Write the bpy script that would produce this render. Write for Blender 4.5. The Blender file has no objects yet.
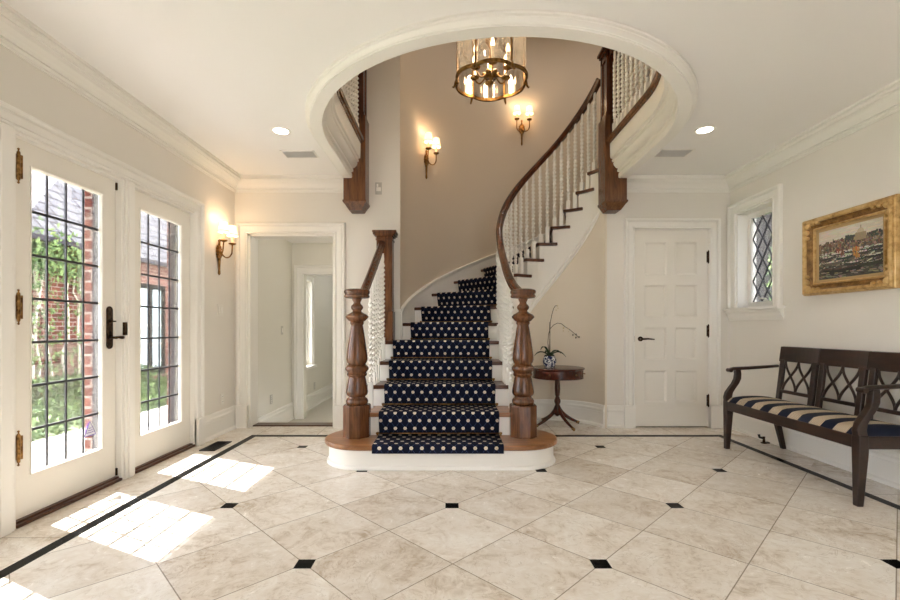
import bpy, bmesh, math, random
from mathutils import Vector, Matrix
random.seed(7)
sc = bpy.context.scene
COL = sc.collection
PI = math.pi
rad = math.radians

# ------------------------------------------------------------------ materials
def lin(c):
    return tuple(((v/255)/12.92 if v/255 <= .04045 else ((v/255+.055)/1.055)**2.4) for v in c) + (1.0,)

class NT:
    """tiny node helper"""
    def __init__(s, name):
        s.m = bpy.data.materials.new(name); s.m.use_nodes = True
        s.t = s.m.node_tree; s.n = s.t.nodes; s.l = s.t.links
        s.b = s.n['Principled BSDF']
    def new(s, ty, **kw):
        n = s.n.new(ty)
        for k, v in kw.items(): setattr(n, k, v)
        return n
    def put(s, sock, v):
        if isinstance(v, bpy.types.NodeSocket): s.l.new(v, sock)
        else: sock.default_value = v
    def math(s, op, a, b=0.0, c=0.0):
        n = s.new('ShaderNodeMath', operation=op)
        s.put(n.inputs[0], a); s.put(n.inputs[1], b); s.put(n.inputs[2], c)
        return n.outputs[0]
    def mix(s, f, a, b, blend='MIX'):
        n = s.new('ShaderNodeMix', data_type='RGBA', blend_type=blend)
        s.put(n.inputs[0], f); s.put(n.inputs[6], a); s.put(n.inputs[7], b)
        return n.outputs[2]
    def noise(s, vec, scale, detail=4, rough=.55, dist=0.0):
        n = s.new('ShaderNodeTexNoise')
        if vec is not None: s.l.new(vec, n.inputs['Vector'])
        n.inputs['Scale'].default_value = scale; n.inputs['Detail'].default_value = detail
        n.inputs['Roughness'].default_value = rough; n.inputs['Distortion'].default_value = dist
        return n.outputs['Fac']
    def ramp(s, f, stops):
        n = s.new('ShaderNodeValToRGB'); e = n.color_ramp.elements
        while len(e) < len(stops): e.new(.5)
        for i, (p, c) in enumerate(stops): e[i].position = p; e[i].color = c
        s.l.new(f, n.inputs[0]); return n.outputs[0]
    def pos(s):
        return s.new('ShaderNodeNewGeometry').outputs['Position']
    def obj(s):
        return s.new('ShaderNodeTexCoord').outputs['Object']
    def uv(s):
        return s.new('ShaderNodeTexCoord').outputs['UV']
    def mapping(s, vec, scale=(1,1,1), rot=(0,0,0)):
        n = s.new('ShaderNodeMapping'); s.l.new(vec, n.inputs[0])
        n.inputs['Scale'].default_value = scale; n.inputs['Rotation'].default_value = rot
        return n.outputs[0]
    def xyz(s, vec):
        n = s.new('ShaderNodeSeparateXYZ'); s.l.new(vec, n.inputs[0]); return n.outputs
    def comb(s, x, y, z=0.0):
        n = s.new('ShaderNodeCombineXYZ')
        for i, v in enumerate((x, y, z)): s.put(n.inputs[i], v)
        return n.outputs[0]
    def bump(s, h, strength=.2, dist=.01):
        n = s.new('ShaderNodeBump'); n.inputs['Strength'].default_value = strength
        n.inputs['Distance'].default_value = dist
        s.l.new(h, n.inputs['Height']); s.l.new(n.outputs[0], s.b.inputs['Normal'])
    def base(s, c, rough=.5, metal=0.0, spec=None):
        s.put(s.b.inputs['Base Color'], c); s.put(s.b.inputs['Roughness'], rough)
        s.b.inputs['Metallic'].default_value = metal
        if spec is not None: s.b.inputs['Specular IOR Level'].default_value = spec
        return s

def paint(name, c, rough=.5, var=.03):
    t = NT(name); f = t.noise(t.pos(), 3.0, 3)
    a = lin(c); d = tuple(v*(1-var) for v in a[:3]) + (1,)
    t.base(t.mix(f, a, d), rough); return t.m

def wood(name, dark, light, rough=.3, sc=(18, 18, 1.6), spec=.5):
    t = NT(name); v = t.mapping(t.obj(), sc)
    f = t.noise(v, 2.2, 5, .6, .8); g = t.noise(t.obj(), 3.5, 2)
    f2 = t.math('ADD', t.math('MULTIPLY', f, .75), t.math('MULTIPLY', g, .25))
    t.base(t.ramp(f2, [(.33, lin(dark)), (.68, lin(light))]), rough, 0, spec)
    t.bump(f, .06, .004); return t.m

def metal(name, c, rough=.35, dark=None):
    t = NT(name)
    if dark:
        f = t.noise(t.obj(), 40, 3); t.base(t.ramp(f, [(.35, lin(dark)), (.65, lin(c))]), rough, 1.0)
    else: t.base(lin(c), rough, 1.0)
    return t.m

def glow(name, c, strength):
    t = NT(name); t.base(lin(c), .6)
    t.b.inputs['Emission Color'].default_value = lin(c); t.b.inputs['Emission Strength'].default_value = strength
    return t.m

def glass(name, tint=(255, 255, 255), gloss=.06, rough=.02, haze=0):
    t = NT(name); t.n.remove(t.b)
    tr = t.new('ShaderNodeBsdfTransparent'); tr.inputs[0].default_value = lin(tint)
    gl = t.new('ShaderNodeBsdfGlossy'); gl.inputs['Roughness'].default_value = rough
    fr = t.new('ShaderNodeFresnel'); fr.inputs[0].default_value = 1.45
    f = t.math('MULTIPLY', fr.outputs[0], gloss/.04)
    f = t.math('MINIMUM', f, .6)
    mx = t.new('ShaderNodeMixShader'); t.l.new(f, mx.inputs[0]); t.l.new(tr.outputs[0], mx.inputs[1]); t.l.new(gl.outputs[0], mx.inputs[2])
    out = mx.outputs[0]
    if haze:
        tl = t.new('ShaderNodeBsdfTranslucent'); tl.inputs[0].default_value = (1, .96, .88, 1)
        m2 = t.new('ShaderNodeMixShader'); m2.inputs[0].default_value = haze; t.l.new(out, m2.inputs[1]); t.l.new(tl.outputs[0], m2.inputs[2]); out = m2.outputs[0]
    t.l.new(out, t.n['Material Output'].inputs[0]); return t.m

M = {}
M['wall'] = paint('wall_paint', (230, 225, 215), .7)
M['niche'] = paint('niche_paint', (228, 217, 198), .7)
M['stairwall'] = paint('stairwell_paint', (214, 200, 180), .7)
M['hallwall'] = paint('hall_paint', (226, 222, 210), .7)
M['ceil'] = paint('ceiling_paint', (244, 242, 238), .8, .015)
M['trim'] = paint('trim_paint', (240, 237, 229), .35, .02)
M['door'] = paint('door_paint', (236, 231, 220), .4, .02)
M['white'] = paint('white_enamel', (245, 242, 234), .3, .02)
M['oak'] = wood('walnut_stain', (60, 33, 17), (124, 79, 46), .27)
M['rail'] = wood('handrail_stain', (50, 24, 12), (100, 54, 29), .22)
M['tread'] = wood('tread_stain', (112, 70, 38), (168, 118, 74), .28, (1.6, 18, 18))
M['treaddark'] = wood('winder_stain', (56, 29, 16), (98, 57, 34), .3, (3, 14, 14))
M['mahog'] = wood('mahogany', (40, 17, 10), (98, 42, 24), .22, (9, 9, 2))
M['bench'] = wood('dark_bench_wood', (24, 14, 9), (56, 33, 22), .3, (10, 2, 10))
M['brass'] = metal('antique_brass', (170, 130, 78), .35, (92, 62, 30))
M['bronze'] = metal('dark_bronze', (84, 66, 48), .4, (44, 34, 26))
M['gold'] = None
M['black'] = paint('black_iron', (22, 20, 18), .5)
M['lead'] = paint('lead_came', (52, 52, 56), .5)
M['glass'] = glass('clear_glass')
M['lanternglass'] = glass('lantern_glass', (255, 252, 246), .14, .02, .10)
M['shade'] = None
M['plate'] = paint('switch_plate', (232, 228, 218), .35)
M['greyplate'] = paint('grey_plate', (190, 186, 176), .4)

def mk():
    # shade: fabric lit from inside
    t = NT('lamp_shade_fabric'); t.base(lin((255, 240, 215)), .8)
    t.b.inputs['Emission Color'].default_value = lin((255, 214, 160)); t.b.inputs['Emission Strength'].default_value = 1.5
    M['shade'] = t.m
    M['flame'] = glow('candle_bulb', (255, 214, 160), 10)
    M['can'] = glow('lit_lamp', (255, 244, 226), 7)
    M['candle'] = paint('candle_sleeve', (240, 228, 204), .5)
    # gold leaf frame
    t = NT('gold_leaf'); f = t.noise(t.obj(), 26, 5, .7); g = t.noise(t.obj(), 7, 3)
    f = t.math('ADD', t.math('MULTIPLY', f, .6), t.math('MULTIPLY', g, .4))
    t.base(t.ramp(f, [(.3, lin((128, 92, 46))), (.48, lin((204, 168, 108))), (.7, lin((230, 204, 152)))]), .36, .5)
    t.bump(f, .25, .006); M['gold'] = t.m
    t = NT('gilt_cove_shade'); f = t.noise(t.obj(), 22, 5, .7)  # darker gilt paints shade into the frame's recessed cove
    t.base(t.ramp(f, [(.35, lin((96, 66, 30))), (.65, lin((164, 124, 70)))]), .45, .4); M['shadegold'] = t.m
    M['liner'] = paint('gilt_liner', (188, 158, 108), .5, .2)
    # paint on canvas
    t = NT('oil_paint'); a = t.new('ShaderNodeVertexColor', layer_name='Col'); t.base(a.outputs[0], .45)
    t.bump(t.noise(t.obj(), 120, 3), .3, .004); M['oil'] = t.m
    # travertine floor
    t = NT('travertine_floor'); P = t.pos(); X, Y, Z = t.xyz(P)
    A = .6586
    x = t.math('SUBTRACT', X, .6706); y = t.math('SUBTRACT', Y, 2.003)
    p = t.math('DIVIDE', t.math('ADD', x, y), A); q = t.math('DIVIDE', t.math('SUBTRACT', x, y), A)
    def cdist(v):   # distance to nearest integer
        return t.math('ABSOLUTE', t.math('SUBTRACT', v, t.math('ROUND', v)))
    def c2(v):
        return t.math('SUBTRACT', v, t.math('MULTIPLY', t.math('ROUND', t.math('MULTIPLY', v, .5)), 2.0))
    pp, qq = c2(p), c2(q)
    lx = t.math('ABSOLUTE', t.math('MULTIPLY', t.math('ADD', pp, qq), A/2))
    ly = t.math('ABSOLUTE', t.math('MULTIPLY', t.math('SUBTRACT', pp, qq), A/2))
    inset = t.math('LESS_THAN', t.math('MAXIMUM', lx, ly), .039)
    grout_in = t.math('LESS_THAN', t.math('MINIMUM', cdist(p), cdist(q)), .0052)
    # border rectangle
    def rect(x0, x1, y1):
        a = t.math('MULTIPLY', t.math('GREATER_THAN', X, x0), t.math('LESS_THAN', X, x1))
        return t.math('MULTIPLY', a, t.math('LESS_THAN', Y, y1))
    outer = rect(-1.945, 2.66, 4.42); inner = rect(-1.88, 2.595, 4.345)
    band = t.math('SUBTRACT', outer, inner)
    ox = cdist(t.math('MULTIPLY', t.math('ADD', X, .13), 1.7)); oy = cdist(t.math('MULTIPLY', t.math('ADD', Y, .1), 1.7))
    side = t.math('GREATER_THAN', Y, 4.42)
    og = t.math('ADD', t.math('MULTIPLY', side, t.math('LESS_THAN', ox, .004)), t.math('MULTIPLY', t.math('SUBTRACT', 1.0, side), t.math('LESS_THAN', oy, .004)))
    grout = t.math('ADD', t.math('MULTIPLY', inner, grout_in), t.math('MULTIPLY', t.math('SUBTRACT', 1.0, outer), og))
    black = t.math('MINIMUM', t.math('ADD', band, t.math('MULTIPLY', inner, inset)), 1.0)
    tid = t.comb(t.math('FLOOR', p), t.math('FLOOR', q), outer)
    wn = t.new('ShaderNodeTexWhiteNoise'); t.l.new(tid, wn.inputs[0])
    sh = t.new('ShaderNodeVectorMath', operation='SCALE'); t.l.new(wn.outputs['Color'], sh.inputs[0]); sh.inputs['Scale'].default_value = 23.0
    ad = t.new('ShaderNodeVectorMath', operation='ADD'); t.l.new(P, ad.inputs[0]); t.l.new(sh.outputs[0], ad.inputs[1])
    V = ad.outputs[0]
    n1 = t.noise(V, 2.6, 6, .62, 1.2); n2 = t.noise(t.mapping(V, (1, 1, 1), (0, 0, .6)), 9, 8, .7, 2.5); n3 = t.noise(V, 1.1, 2)
    f = t.math('ADD', t.math('MULTIPLY', n1, .55), t.math('MULTIPLY', n2, .45))
    col = t.ramp(f, [(.33, lin((186, 169, 147))), (.47, lin((228, 219, 206))), (.6, lin((240, 235, 226)))])
    vein = t.math('LESS_THAN', t.math('ABSOLUTE', t.math('SUBTRACT', t.noise(V, 3.2, 5, .6, 3.5), .5)), .008)
    col = t.mix(t.math('MULTIPLY', t.math('MULTIPLY', vein, n3), .55), col, lin((160, 138, 110)))
    tint = t.math('MULTIPLY', t.math('SUBTRACT', wn.outputs['Value'], .5), .2)
    col = t.mix(t.math('ADD', .1, tint), col, lin((158, 138, 112)))
    col = t.mix(t.math('MULTIPLY', grout, .75), col, lin((120, 106, 88)))
    bv = t.noise(V, 6, 6, .6, 2.0)
    bl = t.ramp(bv, [(.55, lin((12, 12, 13))), (.74, lin((34, 33, 32))), (.80, lin((86, 82, 78)))])
    col = t.mix(black, col, bl)
    t.base(col, t.math('ADD', .17, t.math('MULTIPLY', n2, .16)), 0, .3); t.put(t.b.inputs['Specular IOR Level'], t.math('SUBTRACT', .3, t.math('MULTIPLY', black, .27))); M['floor'] = t.m
    # stair carpet
    t = NT('dotted_carpet'); u, v, _ = t.xyz(t.uv())
    cu = t.math('DIVIDE', u, .078); cv = t.math('DIVIDE', v, .132)
    def dot(o):
        a = t.math('ADD', cu, o); b = t.math('ADD', cv, o)
        da = t.math('MULTIPLY', t.math('SUBTRACT', a, t.math('ROUND', a)), .078)
        db = t.math('MULTIPLY', t.math('SUBTRACT', b, t.math('ROUND', b)), .132)
        return t.math('SQRT', t.math('ADD', t.math('MULTIPLY', da, da), t.math('MULTIPLY', db, db)))
    d = t.math('MINIMUM', dot(0.0), dot(.5))
    s1 = cdist_lines = None
    def cd(v):
        return t.math('ABSOLUTE', t.math('SUBTRACT', v, t.math('ROUND', v)))
    ln = t.math('LESS_THAN', t.math('MINIMUM', cd(t.math('ADD', cu, cv)), cd(t.math('SUBTRACT', cu, cv))), .035)
    fz = t.noise(t.uv(), 420, 2)
    navy = t.mix(fz, lin((14, 17, 30)), lin((28, 34, 54)))
    col = t.mix(t.math('MULTIPLY', ln, .5), navy, lin((66, 78, 112)))
    dm = t.math('LESS_THAN', t.math('ADD', d, t.math('MULTIPLY', fz, .004)), .0158)
    col = t.mix(dm, col, lin((220, 208, 188)))
    core = t.math('LESS_THAN', d, .005); col = t.mix(t.math('MULTIPLY', core, .5), col, lin((196, 168, 140)))
    t.base(col, .95, 0, .1); t.bump(fz, .4, .004); M['carpet'] = t.m
    # striped seat fabric (object space y)
    t = NT('striped_upholstery'); x, y, z = t.xyz(t.obj())
    w = t.math('FRACT', t.math('DIVIDE', t.math('ADD', y, 20.03), .19))
    nv = t.math('LESS_THAN', w, .5)
    pin = t.math('LESS_THAN', t.math('FRACT', t.math('DIVIDE', y, .0115)), .42)
    cream = t.mix(t.math('MULTIPLY', pin, .75), lin((206, 190, 164)), lin((112, 96, 82)))
    col = t.mix(nv, cream, lin((28, 34, 50))); t.base(col, .85, 0, .2)
    t.bump(t.noise(t.obj(), 260, 2), .3, .003); M['stripe'] = t.m
    # brick
    t = NT('red_brick'); X, Y, Z = t.xyz(t.pos())
    b = t.new('ShaderNodeTexBrick'); t.l.new(t.comb(t.math('ADD', X, Y), Z, 0.0), b.inputs['Vector'])
    b.inputs['Scale'].default_value = 1.0; b.inputs['Brick Width'].default_value = .21; b.inputs['Row Height'].default_value = .072
    b.inputs['Mortar Size'].default_value = .008
    b.inputs['Color1'].default_value = lin((122, 74, 66)); b.inputs['Color2'].default_value = lin((94, 58, 54)); b.inputs['Mortar'].default_value = lin((150, 138, 132))
    t.base(b.outputs[0], .9, 0, .1); M['brick'] = t.m
    t = NT('slate_roof'); X, Y, Z = t.xyz(t.pos())
    b = t.new('ShaderNodeTexBrick'); t.l.new(t.comb(Y, t.math('MULTIPLY', Z, 1.4), 0.0), b.inputs['Vector'])
    b.inputs['Scale'].default_value = 1.0; b.inputs['Brick Width'].default_value = .3; b.inputs['Row Height'].default_value = .26
    b.inputs['Mortar Size'].default_value = .02
    b.inputs['Color1'].default_value = lin((112, 112, 116)); b.inputs['Color2'].default_value = lin((98, 98, 103)); b.inputs['Mortar'].default_value = lin((44, 44, 50))
    t.base(b.outputs[0], .8, 0, .1); M['roof'] = t.m
    def leafmat(name, a, b_):
        t = NT(name); f = t.noise(t.pos(), 7, 3); t.base(t.mix(f, lin(a), lin(b_)), .6, 0, .2)
        t.b.inputs['Subsurface Weight'].default_value = 0; return t.m
    M['leaf'] = leafmat('leaf_green', (70, 98, 52), (130, 152, 100)); M['leafdark'] = leafmat('leaf_dark', (44, 68, 38), (84, 108, 66))
    M['orchidleaf'] = leafmat('orchid_leaf', (24, 40, 22), (46, 66, 36))
    M['lawn'] = leafmat('lawn', (66, 84, 52), (104, 120, 84))
    M['patio'] = paint('patio_stone', (196, 192, 186), .8, .1)
    M['jamb'] = paint('grey_jamb', (60, 59, 66), .8); M['jamb'].node_tree.nodes['Principled BSDF'].inputs['Specular IOR Level'].default_value = .1
    M['slate'] = paint('dark_slate', (34, 34, 37), .9); M['slate'].node_tree.nodes['Principled BSDF'].inputs['Specular IOR Level'].default_value = 0
    M['carpetgrey'] = paint('hall_carpet', (206, 202, 192), .95)
    M['petal'] = paint('orchid_bud', (206, 188, 150), .6)
    M['stem'] = paint('orchid_stem', (74, 66, 40), .6)
    M['soil'] = paint('moss', (44, 40, 26), .9)
    t = NT('blue_white_porcelain'); f = t.noise(t.obj(), 38, 3, .5, 1.2)
    t.base(t.ramp(f, [(.47, lin((232, 234, 236))), (.52, lin((34, 48, 96)))]), .15); M['porcelain'] = t.m
    M['sticker'] = paint('white_sticker', (236, 234, 246), .5); M['purple'] = paint('purple_ink', (96, 84, 168), .5)
    M['vent'] = paint('ceiling_vent_grey', (226, 224, 220), .5)
    M['palepane'] = paint('blue_pane', (176, 192, 200), .1)  # plain pale blue colour for the brick wing's panes
mk()

# ------------------------------------------------------------------ mesh helpers
OFF = {}
def obj(name, bm, mat, parent=None, smooth=False, world=True, kind=None, bevel=0, autosmooth=None):
    bmesh.ops.recalc_face_normals(bm, faces=bm.faces[:])
    if parent is not None and world:
        off = OFF.get(parent.name, Vector((0, 0, 0)))
        if off.length: bmesh.ops.translate(bm, vec=-off, verts=bm.verts[:])
    me = bpy.data.meshes.new(name); bm.to_mesh(me); bm.free()
    o = bpy.data.objects.new(name, me); COL.objects.link(o)
    for m in (mat if isinstance(mat, (list, tuple)) else [mat]): me.materials.append(m)
    if smooth:
        for p in me.polygons: p.use_smooth = True
        if autosmooth: 
            try: me.set_sharp_from_angle(angle=rad(autosmooth))
            except Exception: pass
    if bevel:
        b = o.modifiers.new('bevel', 'BEVEL'); b.width = bevel; b.segments = 2; b.limit_method = 'ANGLE'; b.angle_limit = rad(40)
    if parent is not None:
        o.parent = parent
        OFF[o.name] = OFF.get(parent.name, Vector((0, 0, 0))) if world else Vector((0, 0, 0))
    else: OFF[o.name] = Vector((0, 0, 0))
    if kind: o['kind'] = kind
    return o

def thing(name, label, cat, loc=(0, 0, 0), rotz=0, group=None):
    o = bpy.data.objects.new(name, None); COL.objects.link(o)
    o.empty_display_size = .05
    o.location = loc; o.rotation_euler = (0, 0, rotz); o['label'] = label; o['category'] = cat
    if group: o['group'] = group
    OFF[o.name] = Vector(loc); return o
def tag(o, label, cat, group=None):
    o['label'] = label; o['category'] = cat
    if group: o['group'] = group
    return o
def struct(name, bm, m, **k):
    return obj(name, bm, m, kind='structure', **k)
def shell(name):
    o = bpy.data.objects.new(name, None); COL.objects.link(o); o['kind'] = 'structure'; OFF[o.name] = Vector((0, 0, 0)); return o

def B(): return bmesh.new()
def box(bm, x0, x1, y0, y1, z0, z1, mi=0):
    vs = [bm.verts.new((x, y, z)) for z in (z0, z1) for y in (y0, y1) for x in (x0, x1)]
    for f in ((0, 1, 3, 2), (4, 6, 7, 5), (0, 4, 5, 1), (2, 3, 7, 6), (0, 2, 6, 4), (1, 5, 7, 3)):
        fc = bm.faces.new([vs[i] for i in f]); fc.material_index = mi
    return vs
def obox(bm, c, ax, ay, az, hx, hy, hz):
    """oriented box"""
    c = Vector(c); vs = []
    for k in (-1, 1):
        for j in (-1, 1):
            for i in (-1, 1): vs.append(bm.verts.new(c + ax*hx*i + ay*hy*j + az*hz*k))
    for f in ((0, 1, 3, 2), (4, 6, 7, 5), (0, 4, 5, 1), (2, 3, 7, 6), (0, 2, 6, 4), (1, 5, 7, 3)): bm.faces.new([vs[i] for i in f])
def bar(bm, a, b, w, d, up=Vector((0, 0, 1))):
    a = Vector(a); b = Vector(b); t = (b-a); L = t.length; t.normalize()
    s = t.cross(up); 
    if s.length < 1e-4: s = t.cross(Vector((1, 0, 0)))
    s.normalize(); n = s.cross(t)
    obox(bm, (a+b)/2, t, s, n, L/2, w/2, d/2)
def lathe(bm, prof, c=(0, 0, 0), seg=20, ph=0.0):
    cx, cy, cz = c; rings = []
    for r, z in prof:
        if r < 1e-5: rings.append([bm.verts.new((cx, cy, cz+z))])
        else: rings.append([bm.verts.new((cx+r*math.cos(ph+2*PI*i/seg), cy+r*math.sin(ph+2*PI*i/seg), cz+z)) for i in range(seg)])
    for a, b in zip(rings, rings[1:]):
        for i in range(seg):
            j = (i+1) % seg
            if len(a) == 1 and len(b) == 1: continue
            if len(a) == 1: bm.faces.new((a[0], b[j], b[i]))
            elif len(b) == 1: bm.faces.new((a[i], a[j], b[0]))
            else: bm.faces.new((a[i], a[j], b[j], b[i]))
    if len(rings[0]) > 1: bm.faces.new(rings[0][::-1])
    if len(rings[-1]) > 1: bm.faces.new(rings[-1])
def sweep(bm, prof, frames, closed_path=False, caps=True, closed_prof=True):
    rings = [[bm.verts.new(Vector(o) + Vector(U)*a + Vector(W)*b) for a, b in prof] for o, U, W in frames]
    n = len(prof); R = len(rings)
    for k in range(R if closed_path else R-1):
        a, b = rings[k], rings[(k+1) % R]
        for i in range(n if closed_prof else n-1):
            j = (i+1) % n
            bm.faces.new((a[i], a[j], b[j], b[i]))
    if caps and not closed_path and closed_prof:
        try: bm.faces.new(rings[0][::-1]); bm.faces.new(rings[-1])
        except ValueError: pass
def tube(bm, pts, r, seg=8, sx=1.0, sz=1.0):
    """tube through points; r number or list; oval when sx, sz differ (sz along up)"""
    pts = [Vector(p) for p in pts]; fr = []
    up = Vector((0, 0, 1)); prev = None
    rs = r if isinstance(r, (list, tuple)) else [r]*len(pts)
    rings = []
    for i, p in enumerate(pts):
        t = (pts[min(i+1, len(pts)-1)] - pts[max(i-1, 0)])
        if t.length < 1e-9: t = Vector((0, 0, 1))
        t.normalize()
        if prev is None:
            s = t.cross(up)
            if s.length < .05: s = t.cross(Vector((1, 0, 0)))
        elif abs(t.z) < .9: 
            s = t.cross(up)
            if s.dot(prev) < 0: s = -s
        else: s = prev - t*prev.dot(t)
        if s.length < 1e-6: s = Vector((1, 0, 0))
        s.normalize(); prev = s; n = s.cross(t)
        rings.append([bm.verts.new(p + s*math.cos(2*PI*k/seg)*rs[i]*sx + n*math.sin(2*PI*k/seg)*rs[i]*sz) for k in range(seg)])
    for a, b in zip(rings, rings[1:]):
        for k in range(seg):
            j = (k+1) % seg; bm.faces.new((a[k], a[j], b[j], b[k]))
    bm.faces.new(rings[0][::-1]); bm.faces.new(rings[-1])
def prism(bm, poly, z0, z1):
    a = [bm.verts.new((x, y, z0)) for x, y in poly]; b = [bm.verts.new((x, y, z1)) for x, y in poly]
    n = len(poly)
    bm.faces.new(a[::-1]); bm.faces.new(b)
    for i in range(n): bm.faces.new((a[i], a[(i+1) % n], b[(i+1) % n], b[i]))
def hframes(path, z, flip=1, closed=False):
    """mitred frames along a level path; U points to the left of travel times flip"""
    P = [Vector((x, y, z)) for x, y in path]; n = len(P); out = []
    for i in range(n):
        d0 = d1 = None
        if i > 0 or closed: d0 = (P[i]-P[i-1]).normalized()
        if i < n-1 or closed: d1 = (P[(i+1) % n]-P[i]).normalized()
        if d0 is None: d0 = d1
        if d1 is None: d1 = d0
        n0 = Vector((-d0.y, d0.x, 0)); n1 = Vector((-d1.y, d1.x, 0))
        m = (n0+n1).normalized(); m = m / max(.3, m.dot(n0))
        out.append((P[i], m*flip, Vector((0, 0, 1))))
    return out
def arc(cx, cy, r, a0, a1, n):
    return [(cx+r*math.cos(rad(a0+(a1-a0)*i/n)), cy+r*math.sin(rad(a0+(a1-a0)*i/n))) for i in range(n+1)]
SKY, SUN, UPW, EXPO, CHW, CANW, FWX, FWY = 8.0, 40.0, 25, 0.48, 12, 8, .5, 1.7
# ------------------------------------------------------------------ layout constants (metres; camera at origin, looking +Y)
XL, XR, YB, YF = -2.27, 2.95, 4.744, -1.9
HC, FU, HU = 2.62, 2.944, 5.5          # ceiling, upper floor, upper ceiling
CX, CY, RI, RO = 1.1, 4.6, .55, 1.63   # stair circle
OX, OY, ORAD = .355, 3.68, 1.465       # ceiling opening
RISE = .184
def pl(s, t, d): return Vector((XL+d, s, t))
def pb(s, t, d): return Vector((s, YB-d, t))
def pr(s, t, d): return Vector((XR-d, s, t))
def wall_boxes(bm, P, s0, s1, t0, t1, th, ops):
    S = sorted({s0, s1, *[v for o in ops for v in o[:2]]}); T = sorted({t0, t1, *[v for o in ops for v in o[2:]]})
    S = [v for v in S if s0-1e-6 <= v <= s1+1e-6]; T = [v for v in T if t0-1e-6 <= v <= t1+1e-6]
    def solid(i, j):
        if not (0 <= i < len(S)-1 and 0 <= j < len(T)-1): return False
        s, t = (S[i]+S[i+1])/2, (T[j]+T[j+1])/2
        return not any(a < s < b and c < t < d for a, b, c, d in ops)
    V = {}
    def v(i, j, k):
        if (i, j, k) not in V: V[i, j, k] = bm.verts.new(P(S[i], T[j], -th*k))
        return V[i, j, k]
    for i in range(len(S)-1):
        for j in range(len(T)-1):
            if not solid(i, j): continue
            for k in (0, 1): bm.faces.new((v(i, j, k), v(i+1, j, k), v(i+1, j+1, k), v(i, j+1, k)))
            for di, dj, e in ((-1, 0, ((i, j), (i, j+1))), (1, 0, ((i+1, j), (i+1, j+1))), (0, -1, ((i, j), (i+1, j))), (0, 1, ((i, j+1), (i+1, j+1)))):
                if not solid(i+di, j+dj):
                    (a, b), (c, d) = e; bm.faces.new((v(a, b, 0), v(c, d, 0), v(c, d, 1), v(a, b, 1)))
CAS = [(0, 0), (0, .016), (.005, .023), (.014, .023), (.019, .017), (.022, .011), (.026, .016), (.068, .019), (.070, .012), (.075, .013), (.080, .030), (.088, .037), (.1, .037), (.108, .028), (.11, 0)]
def casing(bm, P, s0, s1, t0, t1, prof=CAS, w=1.0, bottom=False):
    O = P(0, 0, 0); S = P(1, 0, 0)-O; T = P(0, 1, 0)-O; D = P(0, 0, 1)-O
    pr_ = [(a*w, b) for a, b in prof]
    if bottom:
        fr = [(P(s0, t0, 0), -S-T, D), (P(s0, t1, 0), -S+T, D), (P(s1, t1, 0), S+T, D), (P(s1, t0, 0), S-T, D)]
        sweep(bm, pr_, fr, closed_path=True)
    else:
        fr = [(P(s0, t0, 0), -S, D), (P(s0, t1, 0), -S+T, D), (P(s1, t1, 0), S+T, D), (P(s1, t0, 0), S, D)]
        sweep(bm, pr_, fr)
def pbox(bm, P, s0, s1, t0, t1, d0, d1):
    p, q = P(s0, t0, d0), P(s1, t1, d1)
    box(bm, *sorted((p.x, q.x)), *sorted((p.y, q.y)), *sorted((p.z, q.z)))
CROWN = [(0, 0), (.125, 0), (.125, -.018), (.111, -.018), (.111, -.025), (.118, -.029), (.116, -.042), (.104, -.047), (.096, -.047), (.096, -.054), (.07, -.063), (.047, -.085), (.034, -.104), (.034, -.110), (.018, -.110), (.018, -.116), (.026, -.120), (.024, -.132), (.012, -.135), (.012, -.142), (0, -.142)]
BASE = [(0, 0), (.032, 0), (.032, .02), (.018, .034), (.018, .158), (.010, .158), (.010, .166), (.024, .170), (.024, .186), (.014, .2), (.012, .228), (.006, .236), (0, .236)]

# ------------------------------------------------------------------ floor, walls, ceiling
bm = B()
def quad(bm, pts, mi=0):
    f = bm.faces.new([bm.verts.new(p) for p in pts]); f.material_index = mi
box(bm, XL-.05, XR+.05, YF, 4.70, -.12, 0)
box(bm, -2.125, -1.217, 4.70, 4.90, -.12, 0); box(bm, .3, XR+.05, 4.70, 5.4, -.12, 0)
struct('floor', bm, M['floor'])

DO = [(-.2+1.62, .0, 0, 0)]
LOPS = [(1.42, 4.0, -.02, 2.085)]
bm = B(); wall_boxes(bm, pl, YF, YB+.19, -.12, HU, .2, [(1.42, 4.0, -.12, 2.085)])
struct('wall_left', bm, M['wall'])
bm = B()
wall_boxes(bm, pb, XL, -.527, -.3, HU, .19, [(-2.125, -1.217, -.3, 2.04)])
wall_boxes(bm, pb, 1.655, XR, -.05, FU-.01, .19, [(1.94, 2.73, -.05, 2.09)])
wall_boxes(bm, pb, 2.72, XR, FU-.01, HU, .19, [])
struct('wall_back', bm, M['wall'])
bm = B(); wall_boxes(bm, pr, YF, YB+.19, -.05, HU, .2, [(4.095, 4.63, 1.25, 2.225)])
struct('wall_right', bm, M['wall'])
# wall behind the camera: window opening added to let in fill daylight
bm = B()
def pf(s, t, d): return Vector((s, YF+d, t))
wall_boxes(bm, pf, XL, XR, -.05, HU, .2, [(FWX, FWY, .25, 2.3)])
struct('wall_front', bm, M['wall'])
w3 = shell('added_window')
bm = B(); casing(bm, pf, FWX, FWY, .25, 2.3, bottom=True); obj('window_frame', bm, M['trim'], w3)
bm = B()
for a, b, c, d in ((FWX, FWX+.05, .25, 2.3), (FWY-.05, FWY, .25, 2.3), (FWX, FWY, .25, .31), (FWX, FWY, 2.24, 2.3), ((FWX+FWY)/2-.02, (FWX+FWY)/2+.02, .25, 2.3), (FWX, FWY, 1.26, 1.3)): pbox(bm, pf, a, b, c, d, -.12, -.08)
obj('sash', bm, M['trim'], w3)
bm = B(); pbox(bm, pf, FWX, FWY, .25, 2.3, -.102, -.098); obj('pane', bm, M['glass'], w3)
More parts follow.
